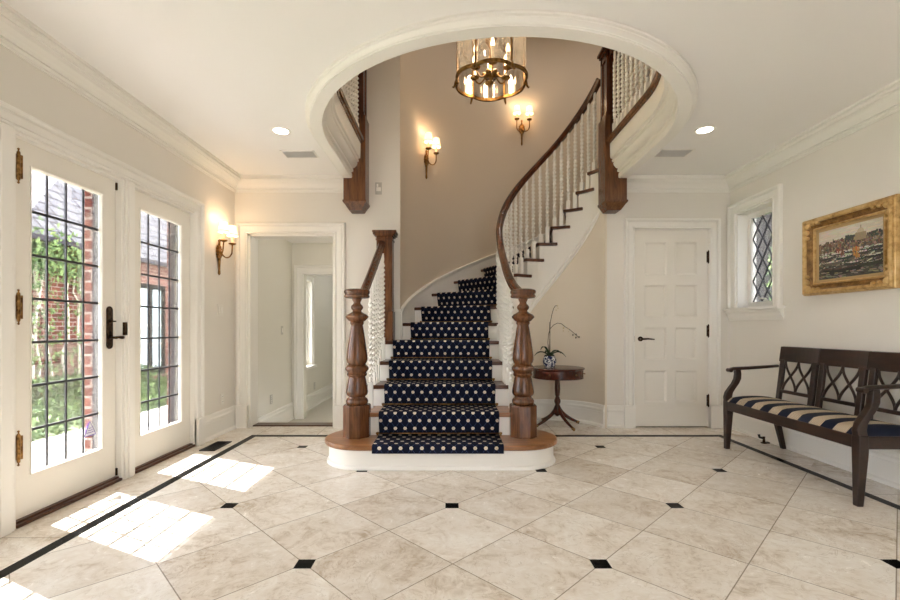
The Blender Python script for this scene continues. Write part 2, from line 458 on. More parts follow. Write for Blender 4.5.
# stairwell: curved outer wall
bm = B(); n = 48; a0, a1 = 5.12, 174.0
prev = None
for i in range(n+1):
    f = rad(a0+(a1-a0)*i/n); d = Vector((-math.cos(f), math.sin(f), 0)); C = Vector((CX, CY, 0))
    ring = [bm.verts.new(C+d*RO+Vector((0, 0, -.05))), bm.verts.new(C+d*(RO+.12)+Vector((0, 0, -.05))), bm.verts.new(C+d*(RO+.12)+Vector((0, 0, HU))), bm.verts.new(C+d*RO+Vector((0, 0, HU)))]
    if prev:
        for k in range(4): bm.faces.new((prev[k], prev[(k+1) % 4], ring[(k+1) % 4], ring[k]))
    else: bm.faces.new(ring)
    prev = ring
bm.faces.new(prev[::-1])
struct('wall_stairwell', bm, M['stairwall'], smooth=True, autosmooth=30)

def opening_path(r, n=48, yend=YB):
    """from left leg, round the front, to right leg"""
    pts = [(OX-r, yend)]
    pts += arc(OX, OY, r, 180, 360, n)
    pts += [(OX+r, yend)]
    return pts
def slab(bm, r, z0, z1, x0, x1, y0, y1):
    inner = opening_path(r, 64, y1); outer = []
    for x, y in inner:
        if y >= OY: outer.append((x0 if x < OX else x1, y)); continue
        dx, dy = x-OX, y-OY; ts = []
        if dx > 1e-6: ts.append((x1-OX)/dx)
        if dx < -1e-6: ts.append((x0-OX)/dx)
        if dy < -1e-6: ts.append((y0-OY)/dy)
        t = min(ts); outer.append((OX+dx*t, OY+dy*t))
    iv = [[bm.verts.new((x, y, z)) for x, y in inner] for z in (z0, z1)]
    ov = [[bm.verts.new((x, y, z)) for x, y in outer] for z in (z0, z1)]
    for i in range(len(inner)-1):
        for k in range(2): bm.faces.new((iv[k][i], iv[k][i+1], ov[k][i+1], ov[k][i]))
        bm.faces.new((iv[0][i], iv[0][i+1], iv[1][i+1], iv[1][i]))
    # fill corners cut off by straight chords
    for cx_, cy_ in ((x0, y0), (x1, y0)):
        best = None
        for i in range(len(outer)-1):
            a, b = outer[i], outer[i+1]
            if (abs(a[0]-cx_) < 1e-6 and abs(b[1]-cy_) < 1e-6 and abs(b[0]-cx_) > 1e-6) or (abs(b[0]-cx_) < 1e-6 and abs(a[1]-cy_) < 1e-6 and abs(a[0]-cx_) > 1e-6):
                for k in range(2):
                    c = bm.verts.new((cx_, cy_, (z0, z1)[k])); bm.faces.new((ov[k][i], ov[k][i+1], c))
bm = B(); slab(bm, 1.36, HC, HC+.03, XL, XR, YF, YB)
struct('ceiling', bm, M['ceil'])
bm = B(); slab(bm, 1.30, FU-.06, FU, XL, XR, YF, YB)
sect = [(CX-math.cos(rad(f))*1.7, CY+math.sin(rad(f))*1.7) for f in range(158, 181, 2)]
prism(bm, [(CX+.53, CY+.0)] + [(CX-math.cos(rad(158))*.525, CY+math.sin(rad(158))*.525)] + sect, FU-.06, FU-.001)
struct('floor_upper', bm, M['tread'])
bm = B(); box(bm, XL, XR+.1, YF, 6.5, HU, HU+.1); struct('ceiling_upper', bm, M['ceil'])

# moulded band round the ceiling opening (profile: u inwards from the outer lip, w up from the ceiling)
RING = [(.0, 0), (.008, -.006), (.0, -.008), (.0, -.018), (.012, -.022), (.012, -.028), (.022, -.036), (.030, -.046), (.030, -.050), (.036, -.050), (.036, -.060), (.118, -.06), (.124, -.052), (.124, -.016), (.114, -.012), (.114, -.004), (.136, .004), (.138, .022), (.130, .026), (.130, .034), (.152, .044), (.17, .066), (.178, .088), (.172, .092), (.172, .098), (.190, .104), (.192, .12), (.184, .126), (.184, .132), (.204, .138), (.208, .15), (.210, .29), (.10, .29), (.10, 0)]
def ring_frames(z, yend):
    fr = []
    pts = [(OX-ORAD, yend)] + arc(OX, OY, ORAD, 180, 360, 72) + [(OX+ORAD, yend)]
    for x, y in pts:
        if y > OY+1e-6: U = Vector((1 if x < OX else -1, 0, 0))
        else: U = Vector((OX-x, OY-y, 0)).normalized()
        fr.append((Vector((x, y, z)), U, Vector((0, 0, 1))))
    return fr
bm = B(); sweep(bm, RING, ring_frames(HC, 4.53)); struct('trim_opening_band', bm, M['trim'], smooth=True, autosmooth=28)
bm = B()
NOSE = [(.10, .285), (.222, .285), (.228, .3), (.24, .302), (.246, .312), (.246, .332), (.238, .34), (.10, .34)]
sweep(bm, NOSE, ring_frames(HC, 4.53)); struct('trim_opening_nosing', bm, M['oak'], smooth=True, autosmooth=35)

# crown mouldings and baseboards
for nm, path in (('trim_crown_left', [(XL, YF), (XL, YB), (-1.066, YB)]), ('trim_crown_right', [(1.776, YB), (XR, YB), (XR, YF)])):
    bm = B(); sweep(bm, CROWN, hframes(path, HC, -1)); struct(nm, bm, M['trim'])
def base(nm, paths):
    bm = B()
    for p in paths: sweep(bm, BASE, hframes(p, 0, -1))
    struct(nm, bm, M['trim'])
base('baseboard_left', [[(XL, YF), (XL, 1.3)], [(XL, 4.11), (XL, YB)]])
base('baseboard_back', [[(1.655, YB), (1.835, YB)], [(2.84, YB), (XR, YB)]])
base('baseboard_right', [[(XR, YB), (XR, YF)]])
bm = B()
pts = [(CX-math.cos(rad(f))*RI, CY+math.sin(rad(f))*RI) for f in range(0, 165, 4)] + [(CX-math.cos(rad(165))*RI, CY+math.sin(rad(165))*RI)]
sweep(bm, BASE, hframes([(RI, 3.98)] + pts, 0, -1)); struct('baseboard_niche', bm, M['trim'], smooth=True, autosmooth=25)

# left doorway casing, jambs, threshold
bm = B(); casing(bm, pb, -2.125, -1.217, 0, 2.04, w=1.07)
pbox(bm, pb, -2.243, -2.125, 0, .24, 0, .042); pbox(bm, pb, -1.217, -1.099, 0, .24, 0, .042)
struct('trim_doorway', bm, M['trim'])
bm = B(); box(bm, -2.125, -2.105, YB, YB+.19, 0, 2.04); box(bm, -1.237, -1.217, YB, YB+.19, 0, 2.04); box(bm, -2.125, -1.217, YB, YB+.19, 2.02, 2.04)
struct('trim_doorway_jamb', bm, M['trim'])
bm = B(); box(bm, -2.105, -1.237, YB+.06, YB+.20, -.02, .012); struct('trim_threshold', bm, M['treaddark'])

# hall and far room behind the left doorway, one step down
HD = -.234
bm = B(); box(bm, -2.5, -.68, YB+.15, 6.42, HD-.1, HD); box(bm, -2.5, -.4, 6.42, 9.6, HD-.1, HD); struct('floor_hall', bm, M['carpetgrey'])
bm = B(); box(bm, -2.5, -.72, YB+.15, 6.42, 2.25, 2.3); box(bm, -2.5, -.4, 6.42, 9.6, 2.25, 2.3); struct('ceiling_hall', bm, M['ceil'])
bm = B(); 
def ph(s, t, d): return Vector((-2.235+d, s, t))
wall_boxes(bm, ph, YB+.19, 9.5, HD, 2.3, .1, [(6.80, 7.22, .46, 1.79)])
struct('wall_hall_left', bm, M['hallwall'])
bm = B(); box(bm, -.8, -.7, YB+.19, 6.3, HD, 2.3); box(bm, -.55, -.45, 6.3, 9.6, HD, 2.3); struct('wall_hall_right', bm, M['hallwall'])
bm = B(); box(bm, -2.3, -.4, 9.5, 9.6, HD, 2.3); struct('wall_hall_end', bm, M['hallwall'])
bm = B()
def ph2(s, t, d): return Vector((s, 6.36-d, t))
wall_boxes(bm, ph2, -2.235, -.5, HD, 2.3, .12, [(-2.066, -1.2, HD, HD+2.04)])
struct('wall_hall_partition', bm, M['hallwall'])
bm = B(); casing(bm, ph2, -2.066, -1.2, HD, HD+2.04, w=1.2)
struct('trim_hall_doorway', bm, M['trim'])
bm = B(); 
sweep(bm, BASE, hframes([(-2.235, YB+.19), (-2.235, 6.36)], HD, -1)); sweep(bm, BASE, hframes([(-2.235, 6.48), (-2.235, 9.5)], HD, -1))
struct('baseboard_hall', bm, M['trim'])
w = shell('window_2')
bm = B(); casing(bm, ph, 6.80, 7.22, .46, 1.79, w=.7); pbox(bm, ph, 6.72, 7.30, .42, .46, 0, .08); obj('window_frame', bm, M['trim'], w)
bm = B()
for a, b, c, d in ((6.80, 6.84, .46, 1.79), (7.18, 7.22, .46, 1.79), (6.84, 7.18, .46, .50), (6.84, 7.18, 1.75, 1.79), (6.84, 7.18, 1.10, 1.14)): pbox(bm, ph, a, b, c, d, -.08, -.05)
obj('sash', bm, M['trim'], w)
bm = B(); pbox(bm, ph, 6.84, 7.18, .5, 1.75, -.067, -.063); obj('pane', bm, M['glass'], w)

# ------------------------------------------------------------------ French doors in the left wall
DX = -2.305
def pd(s, t, d): return Vector((DX+d, s, t))
DOORS = [(2.355, 3.10, 2.470, 2.984), (3.245, 3.99, 3.342, 3.862)]
def french(nm, s0, s1, g0, g1, hinges, handle, seen=True):
    t0, t1, gb, gt = .03, 2.062, .244, 1.94
    d = shell(nm)
    bm = B()
    for a, b, c, e in ((s0, g0, t0, t1), (g1, s1, t0, t1), (g0, g1, t0, gb), (g0, g1, gt, t1)): pbox(bm, pd, a, b, c, e, -.03, 0)
    bmesh.ops.remove_doubles(bm, verts=bm.verts[:], dist=1e-5)
    # glazing bead
    O = Vector((0, 1, 0)); T = Vector((0, 0, 1)); D = Vector((1, 0, 0))
    pf_ = [(0, 0), (0, .007), (-.006, .004), (-.012, -.012), (-.012, -.02), (0, -.02)]
    sweep(bm, pf_, [(pd(g0, gb, 0), -O-T, D), (pd(g0, gt, 0), -O+T, D), (pd(g1, gt, 0), O+T, D), (pd(g1, gb, 0), O-T, D)], closed_path=True)
    obj('door_leaf', bm, M['door'], d)
    bm = B(); pbox(bm, pd, g0, g1, gb, gt, -.025, -.021); obj('glass_pane', bm, M['glass'], d)
    bm = B()
    for k in range(1, 4):
        s = g0+(g1-g0)*k/4; pbox(bm, pd, s-.005, s+.005, gb, gt, -.0265, -.0195)
    for k in range(1, 7):
        t = gb+(gt-gb)*k/7; pbox(bm, pd, g0, g1, t-.0068, t+.0068, -.0285, -.0175)
    for a, b, c, e in ((g0, g0+.008, gb, gt), (g1-.008, g1, gb, gt), (g0, g1, gb, gb+.008), (g0, g1, gt-.008, gt)): pbox(bm, pd, a, b, c, e, -.03, -.015)
    obj('lead_lattice', bm, M['lead'], d)
    for hz in hinges:
        bm = B(); y = s0-.003
        lathe(bm, [(0, -.095), (.006, -.09), (.003, -.08), (.008, -.07), (.008, .07), (.003, .08), (.006, .09), (0, .095)], (DX+.046, y+.004, hz), 10)
        pbox(bm, pd, y, y+.03, hz-.062, hz+.062, 0, .045)
        obj('hinge', bm, M['brass'], d, smooth=True, autosmooth=40)
    if handle:
        hb = B(); y = s1-.058
        pts = [(y+.027*math.cos(rad(a)), .15+.027*math.sin(rad(a))) for a in range(0, 181, 20)] + [(y+.027*math.cos(rad(a)), -.085+.027*math.sin(rad(a))) for a in range(180, 361, 20)]
        hz = 1.02
        a = [hb.verts.new((DX, p, hz+q)) for p, q in pts]; b = [hb.verts.new((DX+.008, p, hz+q)) for p, q in pts]
        hb.faces.new(a); hb.faces.new(b)
        for i in range(len(pts)): hb.faces.new((a[i], a[(i+1) % len(pts)], b[(i+1) % len(pts)], b[i]))
        h = obj('handle_plate', hb, M['bronze'], d, bevel=.002)
        hb = B(); tube(hb, [(DX, y, hz-.035), (DX+.04, y, hz-.035), (DX+.05, y-.004, hz-.035), (DX+.052, y+.018, hz-.032), (DX+.054, y+.04, hz-.035), (DX+.054, y+.056, hz-.035)], [.009, .009, .010, .008, .011, .012], 10)
        obj('lever', hb, M['bronze'], h, smooth=True)
        hb = B(); tube(hb, [(DX, y, hz+.075), (DX+.02, y, hz+.075), (DX+.022, y, hz+.075)], .012, 10); obox(hb, (DX+.028, y, hz+.075), Vector((1, 0, 0)), Vector((0, 1, 0)), Vector((0, 0, 1)), .008, .018, .005)
        obj('thumb_turn', hb, M['bronze'], h, smooth=True, autosmooth=40)
        hb = B(); pbox(hb, pd, s1+.014, s1+.036, 1.0, 1.09, .038, .058); obj('strike_plate', hb, M['bronze'], d, bevel=.002)
    return d
french('door_1', *DOORS[0], (1.90, 1.16, .42), True)
french('door_2', *DOORS[1], (), False)
french('door_4', 1.46, 2.2, 1.61, 2.115, (), False)
# small bolts at the meeting edge
bm = B(); pbox(bm, pd, 3.096, 3.11, 2.0, 2.05, .002, .012); pbox(bm, pd, 3.096, 3.11, .035, .085, .002, .012); struct('trim_door_bolt', bm, M['bronze'])
# frame posts, head, sills, casings
bm = B()
for a, b in ((1.42, 1.455), (2.205, 2.35), (3.105, 3.24), (3.995, 4.0)): pbox(bm, pl, a, b, 0, 2.085, -.13, .004)
pbox(bm, pl, 1.42, 4.0, 2.066, 2.085, -.13, .0)
for a, b in ((2.205, 2.35), (3.105, 3.24)):
    pbox(bm, pl, a+.02, b-.02, 0, 2.085, 0, .018); pbox(bm, pl, a+.045, b-.045, 0, 2.08, 0, .026)
struct('trim_french_posts', bm, M['trim'], bevel=.003)
bm = B(); casing(bm, pl, 1.42, 4.0, 0, 2.085, w=.95)
pbox(bm, pl, 4.0, 4.105, 0, .24, 0, .042)
struct('trim_french_casing', bm, M['trim'])
for i, (a, b) in enumerate(((1.455, 2.205), (2.35, 3.105), (3.24, 3.995))):
    bm = B(); pbox(bm, pl, a, b, 0, .028, -.2, -.012); pbox(bm, pl, a, b, .0, .018, -.02, .012); struct('trim_door_sill', bm, M['treaddark'], bevel=.004)
# alarm sticker on the glass
bm = B()
def tri(bm, c, s, x, mi):
    vs = [bm.verts.new((x, c[0]+a*s, c[1]+b*s)) for a, b in ((0, 1), (-.9, -.75), (.9, -.75))]
    ws = [bm.verts.new((x-.001, v.co.y, v.co.z)) for v in vs]
    f = bm.faces.new(vs); f.material_index = mi; bm.faces.new(ws[::-1]).material_index = mi
    for i in range(3): bm.faces.new((vs[i], vs[(i+1) % 3], ws[(i+1) % 3], ws[i])).material_index = mi
tri(bm, (2.905, .395), .055, DX-.0195, 1); tri(bm, (2.905, .394), .046, DX-.0185, 0)
for k in range(3): box(bm, DX-.0185, DX-.0178, 2.905-.012-.008*k, 2.905+.012+.008*k, .402-.014*k, .406-.014*k, 1)
tag(obj('alarm_sticker', bm, [M['sticker'], M['purple']]), 'small white triangular sticker with purple edge on the hinged french door glass', 'sticker')

# ------------------------------------------------------------------ eight panel door in the back wall
d3 = shell('door_3')
bm = B(); s0, s1, t0, t1 = 1.945, 2.725, .012, 2.083
rows = [(.265, .600), (.715, 1.055), (1.165, 1.505), (1.610, 1.955)]; cols = [(2.055, 2.290), (2.380, 2.612)]
ys = -.012
def dq(a, b, c, e, d0): pbox(bm, pb, a, b, c, e, -.05, d0)
xs = [s0, cols[0][0], cols[0][1], cols[1][0], cols[1][1], s1]
for i in (0, 2, 4): dq(xs[i], xs[i+1], t0, t1, ys)
tz = [t0] + [v for r in rows for v in r] + [t1]
for c in cols:
    for i in range(0, len(tz), 2): dq(c[0], c[1], tz[i], tz[i+1], ys)
    for r in rows:
        dq(c[0], c[1], r[0], r[1], ys-.018)
        O = Vector((1, 0, 0)); T = Vector((0, 0, 1)); D = Vector((0, -1, 0))
        pf_ = [(0, 0), (-.012, -.010), (-.018, -.018), (0, -.018)]
        sweep(bm, pf_, [(pb(c[0], r[0], ys), -O-T, D), (pb(c[0], r[1], ys), -O+T, D), (pb(c[1], r[1], ys), O+T, D), (pb(c[1], r[0], ys), O-T, D)], closed_path=True)
obj('door_leaf', bm, M['door'], d3)
for hz in (1.80, 1.02, .285):
    hb = B(); lathe(hb, [(0, -.075), (.006, -.07), (.009, -.062), (.009, .062), (.006, .07), (0, .075)], (s1+.003, YB+.002, hz), 10)
    pbox(hb, pb, s1-.014, s1, hz-.058, hz+.058, ys, ys+.004); obj('hinge', hb, M['bronze'], d3, smooth=True, autosmooth=40)
hb = B(); lz = .935; lx = s0+.065
tube(hb, [(lx, YB-ys, lz), (lx, YB-ys-.012, lz)], .026, 16)
h = obj('rosette', hb, M['bronze'], d3, smooth=True, autosmooth=40)
hb = B(); tube(hb, [(lx, YB-ys-.012, lz), (lx, YB-ys-.05, lz), (lx+.012, YB-ys-.056, lz), (lx+.06, YB-ys-.056, lz+.002), (lx+.125, YB-ys-.056, lz-.004)], [.010, .010, .011, .009, .007], 10); obj('lever', hb, M['bronze'], h, smooth=True)
hb = B(); pbox(hb, pb, s0-.008, s0+.002, lz-.03, lz+.03, 0, .004); obj('strike_plate', hb, M['bronze'], d3)
bm = B(); casing(bm, pb, 1.94, 2.73, 0, 2.09, w=1.0)
pbox(bm, pb, 1.828, 1.94, 0, .24, 0, .042); pbox(bm, pb, 2.73, 2.842, 0, .24, 0, .042)
pbox(bm, pb, 1.925, 1.944, 0, 2.09, -.1, .006); pbox(bm, pb, 2.726, 2.745, 0, 2.09, -.1, .006); pbox(bm, pb, 1.925, 2.745, 2.086, 2.105, -.1, .006)
struct('trim_panel_door', bm, M['trim'])
bm = B(); box(bm, 1.9, 2.8, YB+.1, YB+.12, 0, 2.15); struct('wall_closet', bm, M['wall'])

# ------------------------------------------------------------------ leaded window in the right wall
w1 = shell('window_1')
bm = B(); casing(bm, pr, 4.095, 4.63, 1.25, 2.225, w=.98)
pbox(bm, pr, 4.08, 4.11, 1.25, 2.225, -.14, .002); pbox(bm, pr, 4.615, 4.63, 1.25, 2.225, -.14, .002); pbox(bm, pr, 4.095, 4.63, 2.21, 2.225, -.14, .002)
obj('window_frame', bm, M['trim'], w1)
bm = B(); pbox(bm, pr, 3.955, 4.738, 1.225, 1.25, -.16, .075)
sweep(bm, [(0, 0), (0, .05), (-.02, .052), (-.035, .036), (-.06, .03), (-.085, .016), (-.1, .012), (-.1, 0)], [(pr(3.97, 1.225, 0), Vector((0, 0, 1)), Vector((-1, 0, 0))), (pr(4.735, 1.225, 0), Vector((0, 0, 1)), Vector((-1, 0, 0)))])
obj('window_sill', bm, M['trim'], w1, bevel=.004)
bm = B(); a, b, c, e = 4.11, 4.615, 1.25, 2.21
for q in ((a, a+.045, c, e), (b-.045, b, c, e), (a+.045, b-.045, c, c+.06), (a+.045, b-.045, e-.05, e)): pbox(bm, pr, *q, -.15, -.105)
obj('sash', bm, M['trim'], w1)
bm = B(); pbox(bm, pr, a+.045, b-.045, c+.06, e-.05, -.13, -.127); obj('pane', bm, M['glass'], w1)
bm = B(); y0, y1, z0, z1 = a+.045, b-.045, c+.06, e-.05; pw, phh = .138, .212
def clip(p, q):
    out = [];
    (ya, za), (yb, zb) = p, q; tt = [0.0, 1.0]
    for k, (lo, hi, va, vb) in enumerate(((y0, y1, ya, yb), (z0, z1, za, zb))):
        dv = vb-va
        t0_, t1_ = (lo-va)/dv, (hi-va)/dv
        if t0_ > t1_: t0_, t1_ = t1_, t0_
        tt[0] = max(tt[0], t0_); tt[1] = min(tt[1], t1_)
    if tt[1]-tt[0] < .01: return None
    return [(ya+(yb-ya)*t, za+(zb-za)*t) for t in tt]
for sgn in (1, -1):
    for k in range(-8, 14):
        yy = y0+pw*k; L = 3
        p = (yy, z0) ; q = (yy+sgn*pw*L*2, z0+phh*L*2)
        c_ = clip(p, q)
        if c_: bar(bm, (XR+.128, *c_[0]), (XR+.128, *c_[1]), .012, .007, Vector((1, 0, 0)))
obj('lead_lattice', bm, M['lead'], w1)
bm = B(); lathe(bm, [(0, 0), (.02, .0), (.02, .012), (.008, .018), (.008, .03), (0, .03)], (XR+.09, 4.33, 1.31), 12); tube(bm, [(XR+.09, 4.33, 1.335), (XR+.08, 4.40, 1.34), (XR+.08, 4.42, 1.335)], .007, 8)
obj('crank_handle', bm, M['plate'], w1, smooth=True)
# ------------------------------------------------------------------ staircase
NOSEY = {1: 3.30, 2: 3.61, 3: 3.915, 4: 4.21, 5: 4.50}
PHI = {6: 8, 7: 22, 8: 36, 9: 50.5, 10: 66, 11: 82, 12: 98, 13: 113, 14: 128, 15: 143, 16: 158}
CC = Vector((CX, CY, 0))
def dvec(f): return Vector((-math.cos(rad(f)), math.sin(rad(f)), 0))
def pvec(f): return Vector((math.sin(rad(f)), math.cos(rad(f)), 0))
def line(n, rl, rr):
    """riser line n: left point, right point, forward direction. rl, rr are radii from the stair centre"""
    if n <= 5:
        y = NOSEY[n]+.03
        return Vector((CX-rl, y, 0)), Vector((CX-rr, y, 0)), Vector((0, 1, 0))
    d = dvec(PHI[n]); return CC+d*rl, CC+d*rr, pvec(PHI[n])
# pitch line: n as a function of straight y or angle
KEYS = [('y', NOSEY[n]+.03, n) for n in range(1, 6)]
def n_at(y=None, f=None):
    s = y if y is not None else CY + rad(f)*.58
    pts = [(NOSEY[n]+.03, n) for n in range(1, 6)] + [(CY+rad(PHI[n])*.58, n) for n in range(6, 17)]
    if s <= pts[0][0]: return pts[0][1] + (s-pts[0][0])/.3
    for (a, p), (b, q) in zip(pts, pts[1:]):
        if s <= b: return p+(q-p)*(s-a)/(b-a)
    return pts[-1][1] + (s-pts[-1][0])/.155
st = thing('staircase', 'curved wooden staircase with white risers sweeping up to the right from a rounded bottom step', 'staircase', (-.07, 3.62, 0))
def stadium(cx, cy, hw, r, n=16):
    pts = []
    pts += [(cx+hw-r+r*math.cos(rad(a)), cy+r*math.sin(rad(a))) for a in [-90+180*i/n for i in range(n+1)]]
    pts += [(cx-hw+r+r*math.cos(rad(a)), cy+r*math.sin(rad(a))) for a in [90+180*i/n for i in range(n+1)]]
    return pts
bm = B(); prism(bm, stadium(-.07, 3.63, .897, .30), 0, .15)
sweep(bm, [(0, 0), (.016, 0), (.016, .012), (.008, .026), (0, .03)], hframes(stadium(-.07, 3.63, .897, .30), 0, -1, True), closed_path=True)
obj('riser', bm, M['white'], st, smooth=True, autosmooth=40)
bm = B(); prism(bm, stadium(-.07, 3.62, .926, .32, 20), .146, .184)
obj('tread', bm, M['tread'], st, bevel=.012)
for n in range(2, 17):
    rl, rr = (1.80, RI) if n <= 5 else (RO, RI)
    L, R, p = line(n, rl, rr)
    bm = B(); z0, z1 = (n-1)*RISE-.002, n*RISE-.034
    a = [L, R, R+p*.02, L+p*.02]
    prism(bm, [(v.x, v.y) for v in a], z0, z1)
    obj('riser', bm, M['white'], st)
    if n == 16: 
        continue
    p0 = -.03; z1 = n*RISE
    if n < 5:
        L2, R2, p2 = line(n+1, 1.835, RI-.025); L1, R1, p1 = line(n, 1.835, RI-.025)
        poly = [L1+p1*p0, R1+p1*p0, R2+p2*.012, L2+p2*.012]
    elif n == 5:
        L1, R1, p1 = line(5, 1.835, RI-.025); L2, R2, p2 = line(6, RO, RI-.025)
        poly = [L1+p1*p0, R1+p1*p0, Vector((CX-RI+.025, CY, 0)), R2+p2*.012, L2+p2*.012, Vector((-.522, YB, 0)), Vector((CX-1.835, YB, 0))]
    else:
        L1, R1, p1 = line(n, RO, RI-.025); L2, R2, p2 = line(n+1, RO, RI-.025)
        f0, f1 = PHI[n], PHI[n+1]
        inn = [CC+dvec(f0+(f1-f0)*k/4)*(RI-.025) for k in range(1, 4)]
        out = [CC+dvec(f1+(f0-f1)*k/6)*RO for k in range(1, 6)]
        poly = [L1+p1*p0, R1+p1*p0] + inn + [R2+p2*.05, R2+(R2-L2).normalized()*-.05+p2*.05, R2+(R2-L2).normalized()*-.05+p2*.012, L2+p2*.012] + out
    bm = B(); prism(bm, [(v.x, v.y) for v in poly], z1-.034, z1)
    obj('tread', bm, M['tread'] if n < 3 else M['treaddark'], st, bevel=.008)

# path along the inner string: list of (point, inward normal towards the well, n)
def inner_path(r, y0, f1, dy=.06, df=3.0, yend=CY):
    out = []; y = y0
    while y < yend-1e-6: out.append((Vector((CX-r, y, 0)), Vector((1, 0, 0)), n_at(y=y))); y += dy
    f = 0.0
    while f < f1+1e-6:
        d = dvec(f); out.append((CC+d*r, -d, n_at(f=f))); f += df
    return out
UND = .63
def strip(path, zb, zt, th):
    """wall strip: zb, zt functions of n (zt may step); th goes away from the well"""
    bm = B(); prev = None
    for P_, N_, n in path:
        a = []
        for q, z in ((P_, zb(n)), (P_, zt(n)), (P_-N_*th, zt(n)), (P_-N_*th, zb(n))): a.append(bm.verts.new((q.x, q.y, z)))
        if prev:
            for k in range(4): bm.faces.new((prev[k], prev[(k+1) % 4], a[(k+1) % 4], a[k]))
        else: bm.faces.new(a[::-1])
        prev = a
    bm.faces.new(prev); return bm
zlow = lambda n: max(.02, n*RISE-UND)
bm = strip(inner_path(RI, 3.95, 166), lambda n: 0, zlow, .04)
struct('wall_niche', bm, M['niche'], smooth=True, autosmooth=30)
# stepped string: sample with doubled points at riser lines
sp = []
for n in range(3, 16):
    if n < 5: ss = [('y', NOSEY[n]+.03+(NOSEY[n+1]-NOSEY[n])*k/3) for k in range(4)]
    elif n == 5: ss = [('y', 4.53), ('y', 4.565), ('f', 0), ('f', 2.5), ('f', 5), ('f', PHI[6])]
    else: ss = [('f', PHI[n]+(PHI[n+1]-PHI[n])*k/6) for k in range(7)]
    for k, (ty, v) in enumerate(ss):
        v2 = v-(1e-4 if k == len(ss)-1 else 0)
        if ty == 'y': P_, N_, m = Vector((CX-RI, v2, 0)), Vector((1, 0, 0)), n_at(y=v)
        else: P_, N_, m = CC+dvec(v2)*RI, -dvec(v2), n_at(f=v)
        sp.append((P_, N_, (m, n)))
for f in (158, 161, 165.5): sp.append((CC+dvec(f)*RI, -dvec(f), (n_at(f=f), 15.9)))
bm = strip(sp, lambda q: zlow(q[0])-.001, lambda q: q[1]*RISE-.033, .03)
obj('stringer', bm, M['trim'], st, smooth=True, autosmooth=30)
# double bead along the lower edge of the string
fr = []
for P_, N_, n in inner_path(RI, 4.3, 163):
    fr.append((P_+Vector((0, 0, zlow(n))), N_, Vector((0, 0, 1))))
bm = B(); sweep(bm, [(0, -.03), (.010, -.028), (.014, -.016), (.008, -.008), (.004, .0), (.004, .03), (.010, .036), (.014, .048), (.008, .058), (0, .06)], fr)
obj('string_moulding', bm, M['trim'], st, smooth=True, autosmooth=40)
# left string, white, under the open ends of the lower treads
bm = B()
for n in range(2, 6):
    y0 = NOSEY[n]+.03; y1 = NOSEY[n+1]+.03 if n < 5 else YB-.002
    box(bm, CX-1.80, CX-1.775, y0, y1+.0, 0, n*RISE-.034)
bmesh.ops.remove_doubles(bm, verts=bm.verts[:], dist=1e-5)
obj('stringer', bm, M['white'], st)
# skirting with moulded cap on the curved outer wall
def capz(f): return n_at(f=f)*RISE+.14+.05*math.exp(-f/18.0)
fr = []; sk = []
fs = [6+2.5*i for i in range(64)]
for f in fs:
    d = dvec(f); fr.append((CC+d*(RO)+Vector((0, 0, capz(f))), -d, Vector((0, 0, 1)))); sk.append((CC+d*RO, -d, f))
bm = B(); sweep(bm, [(0, -.05), (.012, -.048), (.014, -.03), (.022, -.024), (.026, -.008), (.034, -.004), (.034, .008), (.024, .014), (.0, .016)], fr)
struct('trim_skirting_cap', bm, M['trim'], smooth=True, autosmooth=40)
bm = strip([(P_, N_, f) for P_, N_, f in sk], lambda f: n_at(f=f)*RISE-.6, lambda f: capz(f)-.04, -.012)
struct('trim_skirting', bm, M['trim'], smooth=True, autosmooth=30)
bm = B(); box(bm, -.566, -.52, YB-.02, YB+.05, 5*RISE, 1.225)
box(bm, -.574, -.512, YB-.028, YB+.05, 1.222, 1.25); box(bm, -.57, -.516, YB-.024, YB+.05, 1.205, 1.214)
struct('trim_stair_corner', bm, M['trim'], bevel=.003)

# ------------------------------------------------------------------ carpet runner and rods
bm = B(); uvl = bm.loops.layers.uv.new('UVMap')
def section(n):
    """list of (line, offset, z)"""
    z0, z1 = (n-1)*RISE, n*RISE
    z0 = max(z0, .0)
    s = []
    if n == 1: s += [(1, -.030, .128), (1, -.042, .136)]
    else: s += [(n, -.009, z0+.007), (n, -.016, z0+.05), (n, -.026, z0+.1)]
    s += [(n, -.034, z1-.036), (n, -.0405, z1-.018), (n, -.036, z1-.002), (n, -.026, z1+.007), (n, 0.0, z1+.008)]
    if n < 16: s += [(n+1, -.009, z1+.008)]
    return s
def rl_(n):
    if n <= 5: return 1.672, .705
    return 1.53, .705
prevz = None; v = 0.0
for n in range(1, 17):
    S = section(n); rows = []
    acc = v+.014; lastmid = None
    for ln, o, z in S:
        if ln == 16 and n == 16 and o > -.005: o = .25
        lw = n if (n <= 5) else ln
        Lr = rl_(min(n, 5)) if n <= 5 else rl_(6)
        L, R, p = line(ln, *Lr)
        if n == 5 and ln == 6:
            L = Vector((-.50, 4.68, 0)); R, p = line(6, 1.53, .705)[1:]
        K = 9; pts = [L.lerp(R, k/K)+p*o+Vector((0, 0, z)) for k in range(K+1)]
        mid = pts[K//2]
        if lastmid is not None: acc += (mid-lastmid).length
        lastmid = mid
        W = (R-L).length
        rows.append(([bm.verts.new(q) for q in pts], [((k/K-.5)*W) for k in range(K+1)], acc))
    for (a, ua, va), (b, ub, vb) in zip(rows, rows[1:]):
        for k in range(len(a)-1):
            f = bm.faces.new((a[k], a[k+1], b[k+1], b[k])); f.smooth = True
            for lp, (uu, vv) in zip(f.loops, ((ua[k], va), (ua[k+1], va), (ub[k+1], vb), (ub[k], vb))): lp[uvl].uv = (uu, vv)
    v = round((acc+.02)/.132)*.132
me = bpy.data.meshes.new('stair_runner'); bm.to_mesh(me); bm.free(); me.materials.append(M['carpet'])
